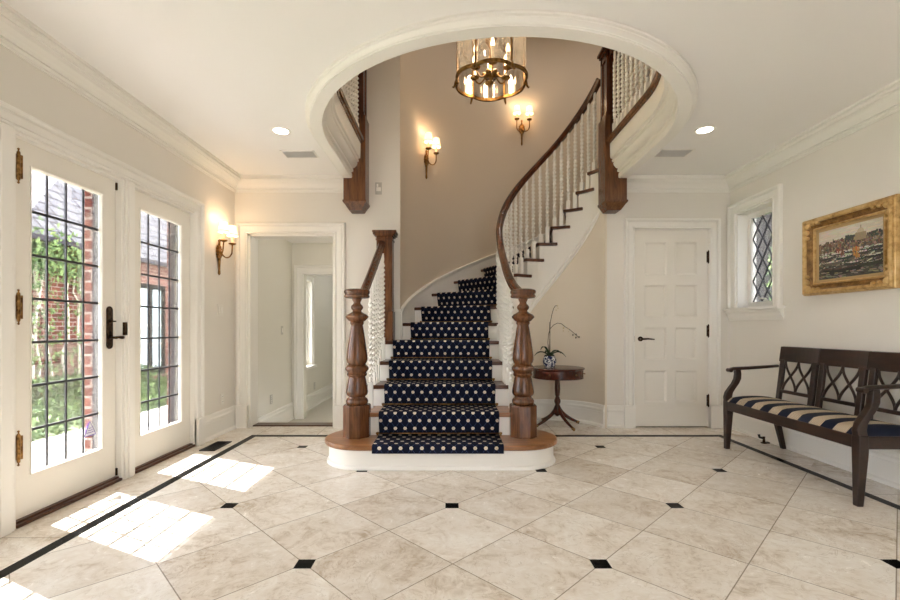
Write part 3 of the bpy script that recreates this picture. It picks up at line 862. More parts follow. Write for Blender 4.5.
run = bpy.data.objects.new('stair_runner', me); COL.objects.link(run); OFF['stair_runner'] = Vector((0, 0, 0))
so = run.modifiers.new('thick', 'SOLIDIFY'); so.thickness = .006; so.offset = -1
tag(run, 'navy blue stair carpet with cream dots running up the middle of the treads', 'carpet')
ROD_WHERE = {2: 'lying in the crease behind the rounded bottom step', 3: 'in the crease behind the second step', 4: 'in the crease behind the third step', 5: 'in the crease behind the fourth step', 6: 'in the crease of the first tapering step', 7: 'in the crease of the second tapering step', 8: 'in the crease of the third tapering step', 9: 'in the crease below the topmost carpeted step in view'}
for n in range(2, 10):
    Lr = (1.695, .68) if n <= 5 else (1.55, .69)
    L, R, p = line(n, *Lr); z = (n-1)*RISE+.018
    if n == 6: L = L.lerp(R, .02)
    c = (L+R)/2
    rt = thing('stair_rod', 'thin brass stair rod '+ROD_WHERE[n], 'stair rod', (c.x, c.y, z-.018), 0, 'brass rods holding the stair carpet')
    bm = B(); q = -p*.017+Vector((0, 0, z)); tube(bm, [L+q, R+q], .0042, 8); obj('rod', bm, M['brass'], rt, smooth=True)
    u = (R-L).normalized()
    for e in (L+q+u*.012, R+q-u*.012):
        bm = B(); obox(bm, e-Vector((0, 0, .003)), u, p, Vector((0, 0, 1)), .006, .012, .012); tube(bm, [e-u*.012, e+u*.012], .009, 8); obj('bracket', bm, M['brass'], rt, smooth=True, autosmooth=40)

# ------------------------------------------------------------------ balusters, newels, handrails
def baluster(bm, x, y, z0, z1, hb, ang=0.0):
    ax = Vector((math.cos(ang), math.sin(ang), 0)); ay = Vector((-ax.y, ax.x, 0))
    obox(bm, (x, y, z0+hb/2), ax, ay, Vector((0, 0, 1)), .0205, .0205, hb/2)
    zt = z1-.11; zb = z0+hb
    lathe(bm, [(.0175, 0), (.011, .008), (.012, .016), (.0165, .024), (.0165, .032), (.011, .04), (.0125, .05)], (x, y, zb-.002), 8)
    zb += .046; k = max(4, int((zt-zb)/.0078)); S = 10; prev = None
    for i in range(k+1):
        z = zb+(zt-zb)*i/k; tw = 2*PI*(z-zb)/.088
        ring = [bm.verts.new((x+(.0138+.0092*math.cos(2*(2*PI*s/S-tw)))*math.cos(2*PI*s/S), y+(.0138+.0092*math.cos(2*(2*PI*s/S-tw)))*math.sin(2*PI*s/S), z)) for s in range(S)]
        if prev:
            for s in range(S): bm.faces.new((prev[s], prev[(s+1) % S], ring[(s+1) % S], ring[s]))
        prev = ring
    lathe(bm, [(.0125, 0), (.016, .006), (.016, .014), (.011, .02), (.0125, .03), (.0155, .05), (.0115, z1-zt)], (x, y, zt-.003), 8)
NEWEL = [(.066, 0), (.08, .005), (.088, .018), (.088, .034), (.08, .048), (.068, .056), (.066, .066), (.082, .08), (.088, .098), (.085, .12), (.070, .205), (.066, .222), (.078, .236), (.08, .246), (.074, .254), (.08, .266), (.091, .282), (.091, .298), (.078, .312), (.068, .324), (.078, .34), (.084, .362), (.083, .385), (.078, .43), (.064, .53), (.050, .615), (.046, .635), (.052, .645), (.056, .655), (.052, .662), (.064, .67), (.088, .695), (.090, .706), (.078, .720), (.052, .734), (.036, .744), (.034, .752), (.046, .768), (.049, .780), (.044, .792), (.030, .806), (.027, .818), (.036, .838), (.040, .85)]
def newel(parent, x, y, z):
    bm = B(); bh = .256
    lathe(bm, [(.112, 0), (.112, bh-.012), (.106, bh)], (x, y, z), 8, PI/8)
    obj('newel_base', bm, M['oak'], parent, bevel=.003)
    bm = B(); lathe(bm, NEWEL, (x, y, z+bh-.003), 28); 
    nw = obj('newel_post', bm, M['oak'], parent, smooth=True, autosmooth=45)
    bm = B(); zc = z+bh+.845
    lathe(bm, [(.05, 0), (.092, .006), (.1, .014), (.1, .024), (.094, .03), (.094, .036), (.1, .042), (.103, .056), (.098, .068), (.075, .076), (0, .078)], (x, y, zc), 28)
    obj('newel_cap', bm, M['oak'], parent, smooth=True, autosmooth=45)
    return zc
def railsweep(bm, pts):
    """handrail with a shaped section along 3D points"""
    prof = [(-.026, -.03), (.026, -.03), (.030, -.022), (.022, -.012), (.032, .0), (.034, .012), (.026, .026), (.010, .033), (-.010, .033), (-.026, .026), (-.034, .012), (-.032, 0), (-.022, -.012), (-.030, -.022)]
    fr = []; pts = [Vector(p) for p in pts]
    for i, p in enumerate(pts):
        t = (pts[min(i+1, len(pts)-1)]-pts[max(i-1, 0)]).normalized()
        h = Vector((t.x, t.y, 0))
        h = h.normalized() if h.length > 1e-4 else Vector((0, 1, 0))
        s = Vector((h.y, -h.x, 0)); n = s.cross(t); fr.append((p, s, n))
    sweep(bm, prof, fr)
# left railing
NLX, NRX, NY = -.746, .586, 3.612
lr = thing('stair_railing', 'short left stair railing between turned newel and tall square post by the doorway', 'railing', (NLX, NY, RISE), 0, 'railings of the curved stair')
zc = newel(lr, NLX, NY, RISE)
PX, PY = -.668, 4.648
bm = B(); z0 = 5*RISE
box(bm, PX-.088, PX+.088, PY-.088, PY+.088, z0, z0+.30); box(bm, PX-.08, PX+.08, PY-.08, PY+.08, z0+.3, 1.985)
obj('square_post', bm, M['oak'], lr, bevel=.006)
bm = B()
for a, h0, h1 in ((.088, 1.945, 1.96), (.096, 1.985, 2.0), (.115, 2.0, 2.022), (.122, 2.022, 2.045)): box(bm, PX-a, PX+a, PY-min(a, .094), PY+min(a, .094), h0, h1)
obj('post_cap', bm, M['oak'], lr, bevel=.005)
ra, rb = Vector((NLX+.035, NY+.06, zc+.045)), Vector((PX-.02, PY-.085, 1.905))
bm = B(); pts = [Vector((NLX+.01, NY+.01, zc+.04))]
for i in range(13):
    t = i/12; p = ra.lerp(rb, t); p.z = ra.z+(rb.z-ra.z)*(t**1.06); pts.append(p)
railsweep(bm, pts); obj('handrail', bm, M['rail'], lr, smooth=True, autosmooth=40)
def lrail_z(y):
    t = min(1, max(0, (y-ra.y)/(rb.y-ra.y))); return ra.z+(rb.z-ra.z)*t**1.06-.03
for n in range(2, 6):
    for k, dy in enumerate((.035, .13, .225)):
        y = NOSEY[n]+dy
        if y < NY+.14 or y > PY-.13: continue
        bm = B(); baluster(bm, CX-1.79-.002*n+.01+(y-3.6)*.03, y, n*RISE, lrail_z(y), .11+.055*k); obj('baluster', bm, M['white'], lr, smooth=True, autosmooth=50)
# right railing
rr_ = thing('stair_railing', 'long curved right stair railing climbing from turned newel past the side table to upper floor', 'railing', (NRX, NY, RISE), 0, 'railings of the curved stair')
zc = newel(rr_, NRX, NY, RISE)
RB = .595
def rail_h(n): return n*RISE+.955-.0065*max(0, n-4)
pts = [Vector((NRX-.008, NY+.005, zc+.04)), Vector((NRX-.03, NY+.05, zc+.05))]
y = 3.75
while y < CY-.01:
    t = min(1, (y-3.66)/.35); pts.append(Vector((NRX-.05+(CX-RB-NRX+.05)*t, y, max(zc+.05, rail_h(n_at(y=y)))))); y += .07
for i in range(0, 40):
    f = 4*i
    if f > 152: break
    p = CC+dvec(f)*RB; p.z = rail_h(n_at(f=f)); pts.append(p)
# smooth heights and plan
for _ in range(3):
    q = [p.copy() for p in pts]
    for i in range(1, len(pts)-1): pts[i] = (q[i-1]+q[i]*2+q[i+1])/4
bm = B(); railsweep(bm, pts); obj('handrail', bm, M['rail'], rr_, smooth=True, autosmooth=40)
def rrail_z(x, y):
    b = min(pts, key=lambda p: (p.x-x)**2+(p.y-y)**2); i = pts.index(b); best = None
    for j in (i-1, i):
        if j < 0 or j+1 >= len(pts): continue
        a, c = pts[j], pts[j+1]; d = Vector((c.x-a.x, c.y-a.y)); t = max(0, min(1, ((x-a.x)*d.x+(y-a.y)*d.y)/d.length_squared))
        e = a.lerp(c, t); dd = (e.x-x)**2+(e.y-y)**2
        if best is None or dd < best[0]: best = (dd, e.z)
    return best[1]-.03
def rbal(x, y, n, k, ang):
    bm = B(); baluster(bm, x, y, n*RISE, rrail_z(x, y), .11+.085*k, ang); obj('baluster', bm, M['white'], rr_, smooth=True, autosmooth=50)
for n in range(2, 6):
    for k, dy in enumerate((.03, .125, .22)):
        y = NOSEY[n]+dy
        if y < NY+.15: continue
        t = min(1, (y-3.66)/.35); rbal(NRX-.05+(CX-RB-NRX+.05)*t, y, n, k*.66, 0)
for n in range(6, 16):
    for k in range(2):
        f = PHI[n]+(PHI[n+1]-PHI[n])*(.14+.5*k); p = CC+dvec(f)*RB
        if f > 151: continue
        rbal(p.x, p.y, n, k, rad(-f))

# ------------------------------------------------------------------ gallery railing round the opening upstairs
gal = thing('gallery_railing', 'upper gallery railing with twisted white balusters and dark drop posts around ceiling opening', 'railing', (OX, OY, FU))
for sx in (-1, 1):
    cx = OX+sx*1.318; x0, x1 = cx-.111, cx+.111; y0, y1 = 4.53, YB-.002
    bm = B(); box(bm, x0, x1, y0, y1, 2.335, 3.2)
    post = obj('drop_post', bm, M['oak'], gal, bevel=.005)
    bm = B(); 
    def fr_(z0, z1, a, b):
        vs = []
        for z, i in ((z0, a), (z1, b)):
            vs.append([bm.verts.new(p) for p in ((x0+i, y0+i, z), (x1-i, y0+i, z), (x1-i, y1-i*.2, z), (x0+i, y1-i*.2, z))])
        for k in range(4): bm.faces.new((vs[0][k], vs[0][(k+1) % 4], vs[1][(k+1) % 4], vs[1][k]))
        bm.faces.new(vs[0]); bm.faces.new(vs[1][::-1])
    fr_(2.322, 2.342, -.008, -.008); fr_(2.308, 2.323, .004, -.006); fr_(2.25, 2.309, .045, .006)
    obj('pendant_foot', bm, M['oak'], gal, bevel=.003)
    i = .022; bm = B()
    # upper shaft with sunk panels
    a0, a1, b0, b1 = x0+i, x1-i, y0+i, y1
    box(bm, a0+.012, a1-.012, b0+.012, b1, 3.2, 3.86)
    for (u0, u1) in ((a0, a0+.032), (a1-.032, a1)):
        box(bm, u0, u1, b0, b0+.032, 3.2, 3.86)
    for u in (a0, a1-.032): box(bm, u, u+.032, b1-.05, b1, 3.2, 3.86)
    box(bm, a0, a1, b0, b1, 3.2, 3.25); box(bm, a0, a1, b0, b1, 3.79, 3.86)
    obj('post_shaft', bm, M['rail'], gal, bevel=.004)
    bm = B(); box(bm, x0+.005, x1-.005, y0+.005, y1, 3.86, 3.88); box(bm, x0-.015, x1+.015, y0-.015, y1, 3.88, 3.91)
    obj('post_cap', bm, M['rail'], gal, bevel=.005)
RG = ORAD-.185
gp = [(OX-RG, 4.53)]+[(OX-RG, OY+.425), (OX-RG, OY+.1)]+arc(OX, OY, RG, 180, 360, 60)+[(OX+RG, OY+.1), (OX+RG, OY+.425), (OX+RG, 4.53)]
bm = B(); railsweep(bm, [(x, y, FU+.88) for x, y in gp]); obj('handrail', bm, M['rail'], gal, smooth=True, autosmooth=40)
bm = B(); sweep(bm, [(-.03, .0), (.03, 0), (.026, .022), (-.026, .022)], hframes(gp, FU+.0155)); obj('shoe_rail', bm, M['rail'], gal)
spots = []
for sx in (-1, 1):
    y = 4.46
    while y > OY: spots.append((OX+sx*RG, y, 0)); y -= .105
    a = 3.0
    while a < 50:
        spots.append((OX+sx*RG*math.cos(rad(a)), OY-RG*math.sin(rad(a)), rad(sx*-a))); a += 4.7
bm = B(); baluster(bm, 0, 0, FU+.036-FU, .852, .1); me = None
for i, (x, y, a) in enumerate(spots):
    if i == 0:
        o = obj('baluster', bm, M['white'], gal, smooth=True, autosmooth=50, world=False); me = o
        o.location = (x-OX, y-OY, 0); o.rotation_euler = (0, 0, a)
    else:
        c = me.copy(); c.location = (x-OX, y-OY, 0); c.rotation_euler = (0, 0, a); COL.objects.link(c); c.parent = gal
# ------------------------------------------------------------------ wall sconces
def light_point(name, loc, watts, color, r=.03, parent=None):
    l = bpy.data.lights.new(name, 'POINT'); l.energy = watts; l.color = color; l.shadow_soft_size = r
    o = bpy.data.objects.new(name, l); o.location = loc; COL.objects.link(o); return o
WARM = (1.0, .78, .52)
def sconce(loc, nrm, label, watts):
    rz = math.atan2(nrm.y, nrm.x)-PI/2
    s = thing('wall_sconce', label, 'wall lamp', loc, rz, 'brass twin sconces')
    k = dict(world=False)
    bm = B()
    # pierced oval medallion and fluted tail
    for i in range(12):
        a = 2*PI*i/12; bmesh.ops.create_icosphere(bm, subdivisions=1, radius=.017, matrix=Matrix.Translation((.032*math.cos(a), .012, .058*math.sin(a)-.005)))
    bmesh.ops.create_uvsphere(bm, u_segments=14, v_segments=8, radius=1, matrix=Matrix.Translation((0, .006, 0)) @ Matrix.Diagonal((.036, .022, .062, 1)))
    tube(bm, [(0, .012, -.05), (0, .014, -.10), (0, .014, -.18), (0, .014, -.215), (0, .014, -.235)], [.017, .013, .010, .013, .003], 10)
    tube(bm, [(0, .012, .055), (0, .016, .085), (0, .016, .105), (0, .016, .12)], [.012, .009, .014, .003], 10)
    obj('backplate', bm, M['brass'], s, smooth=True, **k)
    for sx in (-1, 1):
        pts = []
        for i in range(15):
            a = -200+ (i/14)*200     # loop down and out
            pts.append((sx*(.048+.04*math.cos(rad(a))), .02+.075*(i/14), -.005+.05*math.sin(rad(a))))
        pts += [(sx*.088, .098, .04), (sx*.086, .1, .075)]
        pts[0] = (sx*.006, .015, .012)
        bm = B(); tube(bm, pts, .0065, 8)
        arm = obj('arm', bm, M['brass'], s, smooth=True, **k)
        cx, cy = sx*.086, .1
        bm = B(); lathe(bm, [(.006, .07), (.012, .076), (.03, .082), (.036, .092), (.034, .094), (.014, .09), (.012, .1)], (cx, cy, 0), 16); obj('drip_pan', bm, M['brass'], arm, smooth=True, autosmooth=50, **k)
        bm = B(); lathe(bm, [(.0125, .098), (.0125, .17)], (cx, cy, 0), 12); obj('candle', bm, M['candle'], arm, smooth=True, autosmooth=50, **k)
        bm = B(); lathe(bm, [(.011, .17), (.018, .19), (.016, .21), (.006, .235), (0, .24)], (cx, cy, 0), 10); obj('bulb', bm, M['flame'], arm, smooth=True, **k)
        bm = B(); n = 24; prof = [(.052, .165), (.036, .268)]
        lathe(bm, [(.052, .163), (.0535, .166), (.0535, .17), (.036, .266), (.034, .268), (.033, .266), (.0505, .165), (.052, .163)], (cx, cy, 0), n)
        obj('lamp_shade', bm, M['shade'], arm, smooth=True, **k)
        bm = B(); lathe(bm, [(.0515, .176), (.0528, .178), (.0515, .182), (.0505, .18)], (cx, cy, 0), n); obj('shade_trim', bm, M['brass'], arm, smooth=True, **k)
        R = Matrix.Rotation(rz, 4, 'Z'); p = Vector(loc) + (R @ Vector((cx, cy, .275)))
        light_point('sconce_lamp', p, watts, WARM, .03)
        p = Vector(loc) + (R @ Vector((cx, cy, .15)))
        light_point('sconce_lamp', p, watts*.6, WARM, .03)
def on_stairwell(px, py):
    lo, hi = 4.6, 7.0; k = (px-450)/450
    for _ in range(60):
        m = (lo+hi)/2
        if (k*m-CX)**2+(m-CY)**2 > RO*RO: hi = m
        else: lo = m
    y = lo; return Vector((k*y, y, 1.05+(328-py)/450*y))
sconce((XL, 4.40, 1.80), Vector((1, 0, 0)), 'brass twin sconce with lit white shades beside the french doors above a switch plate', .7)
p = on_stairwell(425.5, 160); n_ = Vector((CX-p.x, CY-p.y, 0)).normalized(); sconce(p, n_, 'brass twin sconce on the curved wall above the lower steps, left of the lantern', .75)
p = on_stairwell(521.5, 129); n_ = Vector((CX-p.x, CY-p.y, 0)).normalized(); sconce(p, n_, 'brass twin sconce highest on the curved wall beside the climbing handrail', .75)

# ------------------------------------------------------------------ lantern chandelier
LX, LY, LZ = .335, 3.68, 3.065
ch = thing('chandelier', 'six sided brass and glass lantern chandelier with lit candles hanging in the stairwell opening', 'chandelier', (LX, LY, LZ))
def lrad(a):   # scalloped outline, six lobes
    return .270+.026*abs(math.sin(3*a))**.8
def lpt(a, z, dr=0): 
    r = lrad(a)+dr; return Vector((LX+r*math.cos(a), LY+r*math.sin(a), LZ+z))
V0 = rad(30)+PI/6*0
def lz(a): return 0.0
for nm, z in (('lower_ring', 0), ('upper_ring', .62)):
    bm = B(); fr = []
    for i in range(96):
        a = 2*PI*i/96; p = lpt(a, z+(lz(a) if z == 0 else 0)); fr.append((p, Vector((math.cos(a), math.sin(a), 0)), Vector((0, 0, 1))))
    sweep(bm, [(-.008, -.012), (.006, -.014), (.011, -.006), (.006, .0), (.011, .008), (.006, .014), (-.008, .012)], fr, closed_path=True)
    obj(nm, bm, M['brass'], ch, smooth=True, autosmooth=50)
for i in range(6):
    a = rad(60*i); b = a+rad(60)
    bm = B(); tube(bm, [lpt(a, -.02, .004), lpt(a, .0, .004), lpt(a, .62, .004), lpt(a, .65, .004)], .009, 8)
    p = lpt(a, 0, .004); o = Vector((math.cos(a), math.sin(a), 0))
    po = obj('frame_post', bm, M['brass'], ch, smooth=True)
    bm = B(); tube(bm, [p+Vector((0, 0, .03)), p+o*.012, p+o*.02+Vector((0, 0, -.03)), p+o*.034+Vector((0, 0, -.05)), p+o*.042+Vector((0, 0, -.042))], [.011, .012, .010, .007, .004], 8)
    obj('scroll_foot', bm, M['brass'], po, smooth=True)
    bm = B(); prev = None
    for k in range(9):
        t = a+(b-a)*(k+.15)/8.3; q = [bm.verts.new(lpt(t, .012+lz(t), -.002)), bm.verts.new(lpt(t, .61, -.002))]
        if prev: bm.faces.new((prev[0], q[0], q[1], prev[1]))
        prev = q
    g = obj('glass_panel', bm, M['lanternglass'], ch, smooth=True)
    # arms with candles
    c = a+rad(30); d = Vector((math.cos(c), math.sin(c), 0)); C0 = Vector((LX, LY, LZ+.06)); pts = []
    for k in range(13):
        t = k/12; pts.append(C0+d*(.02+.13*t)+Vector((0, 0, .03*math.cos(t*PI*1.1)-.055*math.sin(t*PI)+.03*t)))
    bm = B(); tube(bm, pts, .006, 8); arm = obj('arm', bm, M['brass'], ch, smooth=True); e = pts[-1]
    bm = B(); lathe(bm, [(.006, -.01), (.014, -.004), (.036, .004), (.04, .012), (.036, .013), (.013, .010), (.013, .024)], e, 16); obj('drip_pan', bm, M['brass'], arm, smooth=True, autosmooth=50)
    bm = B(); lathe(bm, [(.0125, .02), (.0125, .135)], e, 12); obj('candle', bm, M['candle'], arm, smooth=True, autosmooth=50)
    bm = B(); lathe(bm, [(.010, .133), (.016, .152), (.014, .170), (.005, .200), (0, .21)], e, 12); obj('bulb', bm, M['flame'], arm, smooth=True)
bm = B(); lathe(bm, [(0, -.03), (.012, -.02), (.02, 0), (.05, .01), (.055, .03), (.03, .05), (.02, .08), (.016, .2), (.022, .26), (.045, .29), (.05, .32), (.03, .34), (.016, .36), (.014, .62), (.012, .95)], (LX, LY, LZ+.03), 18)
for i in range(6):
    a = rad(60*i); bmesh.ops.create_icosphere(bm, subdivisions=2, radius=.02, matrix=Matrix.Translation((LX+.058*math.cos(a), LY+.058*math.sin(a), LZ+.055)))
obj('centre_stem', bm, M['brass'], ch, smooth=True, autosmooth=50)
bm = B()
for i in range(6):
    a = rad(60*i); tube(bm, [lpt(a, .63), Vector((LX+.14*math.cos(a), LY+.14*math.sin(a), LZ+.76)), Vector((LX+.02*math.cos(a), LY+.02*math.sin(a), LZ+.95))], .007, 6)
obj('crown_strap', bm, M['brass'], ch, smooth=True)
bm = B(); tube(bm, [(LX, LY, LZ+.95), (LX, LY, HU-.03)], .012, 8); lathe(bm, [(.06, 0), (.05, -.02), (.015, -.04)], (LX, LY, HU), 18); obj('hanging_rod', bm, M['brass'], ch, smooth=True, autosmooth=50)
light_point('chandelier_lamp', (LX, LY, LZ+.22), CHW, WARM, .12)

# ------------------------------------------------------------------ recessed lights and vents
def can(x, y, label, watts=CANW):
    t = thing('recessed_light', label, 'ceiling light', (x, y, HC), 0, 'recessed ceiling lights')
    bm = B(); lathe(bm, [(.058, -.002), (.078, -.004), (.08, -.001), (.08, 0), (.058, 0), (.058, -.002)], (x, y, HC), 32); obj('trim_ring', bm, M['white'], t, smooth=True, autosmooth=40)
    bm = B(); lathe(bm, [(0, -.0025), (.058, -.0025), (.058, -.0005), (0, -.0005)], (x, y, HC), 32); obj('lens', bm, M['can'], t)
    spot(x, y, watts)
def spot(x, y, watts, z=HC-.02, ang=150):  # used for the two ceiling cans and for added fill spots
    l = bpy.data.lights.new('downlight', 'SPOT'); l.energy = watts; l.color = (1, .96, .91); l.spot_size = rad(ang); l.spot_blend = .7; l.shadow_soft_size = .05
    o = bpy.data.objects.new('downlight', l); o.location = (x, y, z); COL.objects.link(o)
can(-1.347, 3.586, 'lit recessed downlight in the ceiling near the french doors')
can(2.02, 3.568, 'lit recessed downlight in the ceiling near the small leaded window')
for x, y in ((-1.3, 1.2), (2.0, 1.2), (.35, .4), (-1.3, -.9), (2.0, -.9)): spot(x, y, CANW)  # added spots out of view, no fittings, for general fill
def cvent(x0, x1, y0, y1, label):
    t = thing('ceiling_vent', label, 'air vent', ((x0+x1)/2, (y0+y1)/2, HC), 0, 'slotted ceiling vents')
    bm = B(); z = HC
    for a, b, c, d in ((x0, x1, y0, y0+.014), (x0, x1, y1-.014, y1), (x0, x0+.014, y0, y1), (x1-.014, x1, y0, y1)): box(bm, a, b, c, d, z-.006, z)
    obj('frame', bm, M['white'], t)
    bm = B(); y = y0+.02
    while y < y1-.016:
        obox(bm, ((x0+x1)/2, y, z-.005), Vector((1, 0, 0)), Vector((0, .8, .6)), Vector((0, -.6, .8)), (x1-x0)/2-.014, .0055, .0008); y += .012
    box(bm, x0+.014, x1-.014, y0+.014, y1-.014, z-.0012, z-.0004)
    obj('louvre', bm, M['vent'], t)
cvent(-1.505, -1.205, 3.975, 4.145, 'pale slotted ceiling vent between the opening band and the left doorway')
cvent(1.85, 2.15, 3.945, 4.125, 'pale slotted ceiling vent between the opening band and the panelled door')
# floor register
fv = thing('floor_vent', 'black iron floor register grille by the foot of the french doors', 'floor vent', (-2.075, 3.99, 0))
bm = B(); x0, x1, y0, y1 = -2.142, -2.008, 3.84, 4.145
box(bm, x0, x1, y0, y1, .0005, .002)
for a, b, c, d in ((x0, x1, y0, y0+.01), (x0, x1, y1-.01, y1), (x0, x0+.01, y0, y1), (x1-.01, x1, y0, y1)): box(bm, a, b, c, d, .001, .008)
obj('frame', bm, M['black'], fv)
bm = B()
for i in range(20):
    y = y0+.015+i*(y1-y0-.03)/19; box(bm, x0+.01, x1-.01, y-.003, y+.003, .002, .006)
for i in range(5):
    x = x0+.022+i*(x1-x0-.044)/4; box(bm, x-.003, x+.003, y0+.01, y1-.01, .002, .006)
obj('grille', bm, M['black'], fv)

# ------------------------------------------------------------------ switch plates, sockets, door stop
def plate(nm, P, s, t, w, h, label, cat, kind, mat='plate'):
    c = P(s, t, 0); o = thing(nm, label, cat, c)
    bm = B(); pbox(bm, P, s-w/2, s+w/2, t-h/2, t+h/2, 0, .006); obj('cover', bm, M[mat], o, bevel=.002)
    m = M['white'] if mat == 'plate' else M['plate']
    if kind == 'switch2':
        for k in (-1, 1):
            bm = B(); pbox(bm, P, s+k*.024-.009, s+k*.024+.009, t-.03, t+.03, .005, .010); obj('toggle', bm, m, o)
    elif kind == 'switch':
        bm = B(); pbox(bm, P, s-.012, s+.012, t-.03, t+.03, .005, .011); obj('toggle', bm, m, o)
    else:
        for k in (-1, 1):
            bm = B(); pbox(bm, P, s-.015, s+.015, t+k*.026-.016, t+k*.026+.016, .005, .008)
            so_ = obj('socket', bm, m, o, bevel=.003)
            bm = B(); pbox(bm, P, s-.008, s-.005, t+k*.026-.006, t+k*.026+.006, .0075, .0085); pbox(bm, P, s+.005, s+.008, t+k*.026-.006, t+k*.026+.006, .0075, .0085); obj('slot', bm, M['black'], so_)
plate('light_switch', pl, 4.44, 1.228, .118, .118, 'double light switch plate on the wall below the sconce by the french doors', 'light switch', 'switch2')
plate('wall_outlet', pl, 4.48, .343, .07, .115, 'white wall outlet above the baseboard near the french doors', 'outlet', 'outlet')
plate('light_switch', ph, 5.98, 1.02, .07, .115, 'grey light switch plate on the hall wall seen through the left doorway', 'light switch', 'switch', 'greyplate')
plate('wall_outlet', ph, 5.62, .16, .07, .115, 'grey wall outlet low on the hall wall just inside the left doorway', 'outlet', 'outlet', 'greyplate')
plate('wall_outlet', ph, 7.42, .10, .07, .115, 'grey wall outlet under the window in the far room beyond the hall', 'outlet', 'outlet', 'greyplate')
c = thing('light_switch', 'white switch plate high on the wall beside the left drop post', 'light switch', pb(-.752, 2.52, 0))
bm = B(); pbox(bm, pb, -.787, -.717, 2.457, 2.583, 0, .008); obj('cover', bm, M['greyplate'], c, bevel=.002)
bm = B(); pbox(bm, pb, -.775, -.729, 2.49, 2.53, .007, .014); pbox(bm, pb, -.772, -.755, 2.535, 2.565, .007, .016); obj('toggle', bm, M['white'], c)
ds = thing('door_stop', 'small dark bronze floor door stop on the tiles behind the bench', 'door stop', (2.88, 4.10, 0))
bm = B(); lathe(bm, [(.026, 0), (.026, .006), (.012, .012), (.009, .05), (.012, .06), (0, .062)], (2.86, 4.10, 0), 16); obj('base_post', bm, M['bronze'], ds, smooth=True, autosmooth=40)
bm = B(); tube(bm, [(2.86, 4.10, .045), (2.835, 4.12, .05), (2.83, 4.125, .075)], .011, 10); box(bm, 2.87, 2.905, 4.085, 4.115, .0, .012); obj('bumper', bm, M['black'], ds, smooth=True, autosmooth=40)

# ------------------------------------------------------------------ bench
bx0 = 2.42
be = thing('bench', 'dark wood three seat bench with striped navy and cream cushion against right wall', 'bench', (2.64, 3.28, 0))
Y0, Y1 = 2.655, 3.915
def taper(bm, pts, ws):
    """square-section member through points with widths"""
    prev = None; pts = [Vector(p) for p in pts]
    for i, p in enumerate(pts):
        a = ws[i]/2; r = [bm.verts.new(p+Vector(q)*a) for q in ((-1, -1, 0), (1, -1, 0), (1, 1, 0), (-1, 1, 0))]
        if prev:
            for k in range(4): bm.faces.new((prev[k], prev[(k+1) % 4], r[(k+1) % 4], r[k]))
        else: bm.faces.new(r[::-1])
        prev = r
    bm.faces.new(prev)
for y in (Y0, Y1):
    bm = B(); taper(bm, [(bx0-.012, y, 0), (bx0, y, .32), (bx0, y, .42)], [.036, .056, .056]); obj('leg', bm, M['bench'], be, bevel=.004)
    bm = B(); taper(bm, [(2.90, y, 0), (2.83, y, .30), (2.81, y, .42)], [.034, .046, .046]); obj('leg', bm, M['bench'], be, bevel=.004)
    # arm support with serpentine front
    ys = [(bx0, .41), (bx0-.006, .45), (bx0+.004, .49), (bx0+.03, .53), (bx0+.06, .57), (bx0+.078, .61), (bx0+.082, .65), (bx0+.078, .69)]
    bm = B(); prev = None
    for i, (x, z) in enumerate(ys):
        w = .029-.008*i/7; d = .021
        r = [bm.verts.new(q) for q in ((x-w, y-d, z), (x+w, y-d, z), (x+w, y+d, z), (x-w, y+d, z))]
        if prev:
            for k in range(4): bm.faces.new((prev[k], prev[(k+1) % 4], r[(k+1) % 4], r[k]))
        else: bm.faces.new(r[::-1])
        prev = r
    bm.faces.new(prev); obj('arm_support', bm, M['bench'], be, bevel=.004)
    bm = B(); tube(bm, [(2.425, y, .678), (2.44, y, .69), (2.47, y, .697), (2.60, y, .703), (2.74, y, .712), (2.85, y, .72)], [.014, .02, .021, .020, .019, .018], 10, 1.15, .72)
    arm = obj('armrest', bm, M['bench'], be, smooth=True)
    bm = B(); tube(bm, [(2.432, y-.026, .683), (2.432, y+.026, .683)], .017, 12); obj('scroll_end', bm, M['bench'], arm, smooth=True, autosmooth=40)
bm = B(); box(bm, bx0-.024, bx0+.02, Y0, Y1, .338, .415); box(bm, 2.79, 2.83, Y0, Y1, .338, .415)
for y in (Y0, Y1): box(bm, bx0, 2.81, y-.02, y+.02, .338, .415)
obj('seat_rail', bm, M['bench'], be, bevel=.004)
# cushion
bm = B(); nx, ny = 12, 40; g = []
for i in range(nx+1):
    row = []
    for j in range(ny+1):
        u, v_ = i/nx, j/ny; x = 2.398+u*(2.80-2.398); y = Y0-.012+v_*(Y1-Y0+.024)
        e = min(1, min(u, 1-u)*7, ) ; e2 = min(1, min(v_, 1-v_)*22)
        z = .418+.035*(1-(1-e)**2.2)*(1-(1-e2)**2.2)**.6+.016*math.sin(PI*u)*min(1, e2)
        row.append(bm.verts.new((x, y, z)))
    g.append(row)
for i in range(nx):
    for j in range(ny): bm.faces.new((g[i][j], g[i+1][j], g[i+1][j+1], g[i][j+1]))
ed = [g[0][j] for j in range(ny+1)] + [g[i][ny] for i in range(1, nx+1)] + [g[nx][j] for j in range(ny-1, -1, -1)] + [g[i][0] for i in range(nx-1, 0, -1)]
lo = [bm.verts.new((v_.co.x, v_.co.y, .405)) for v_ in ed]
for k in range(len(ed)): bm.faces.new((ed[k], ed[(k+1) % len(ed)], lo[(k+1) % len(ed)], lo[k]))
bm.faces.new(lo); obj('seat_cushion', bm, M['stripe'], be, smooth=True, autosmooth=60)
def bxx(z): return 2.805+(z-.42)*.125   # rake of the back
seg = [(2.645, 3.055), (3.06, 3.465), (3.47, 3.88)]
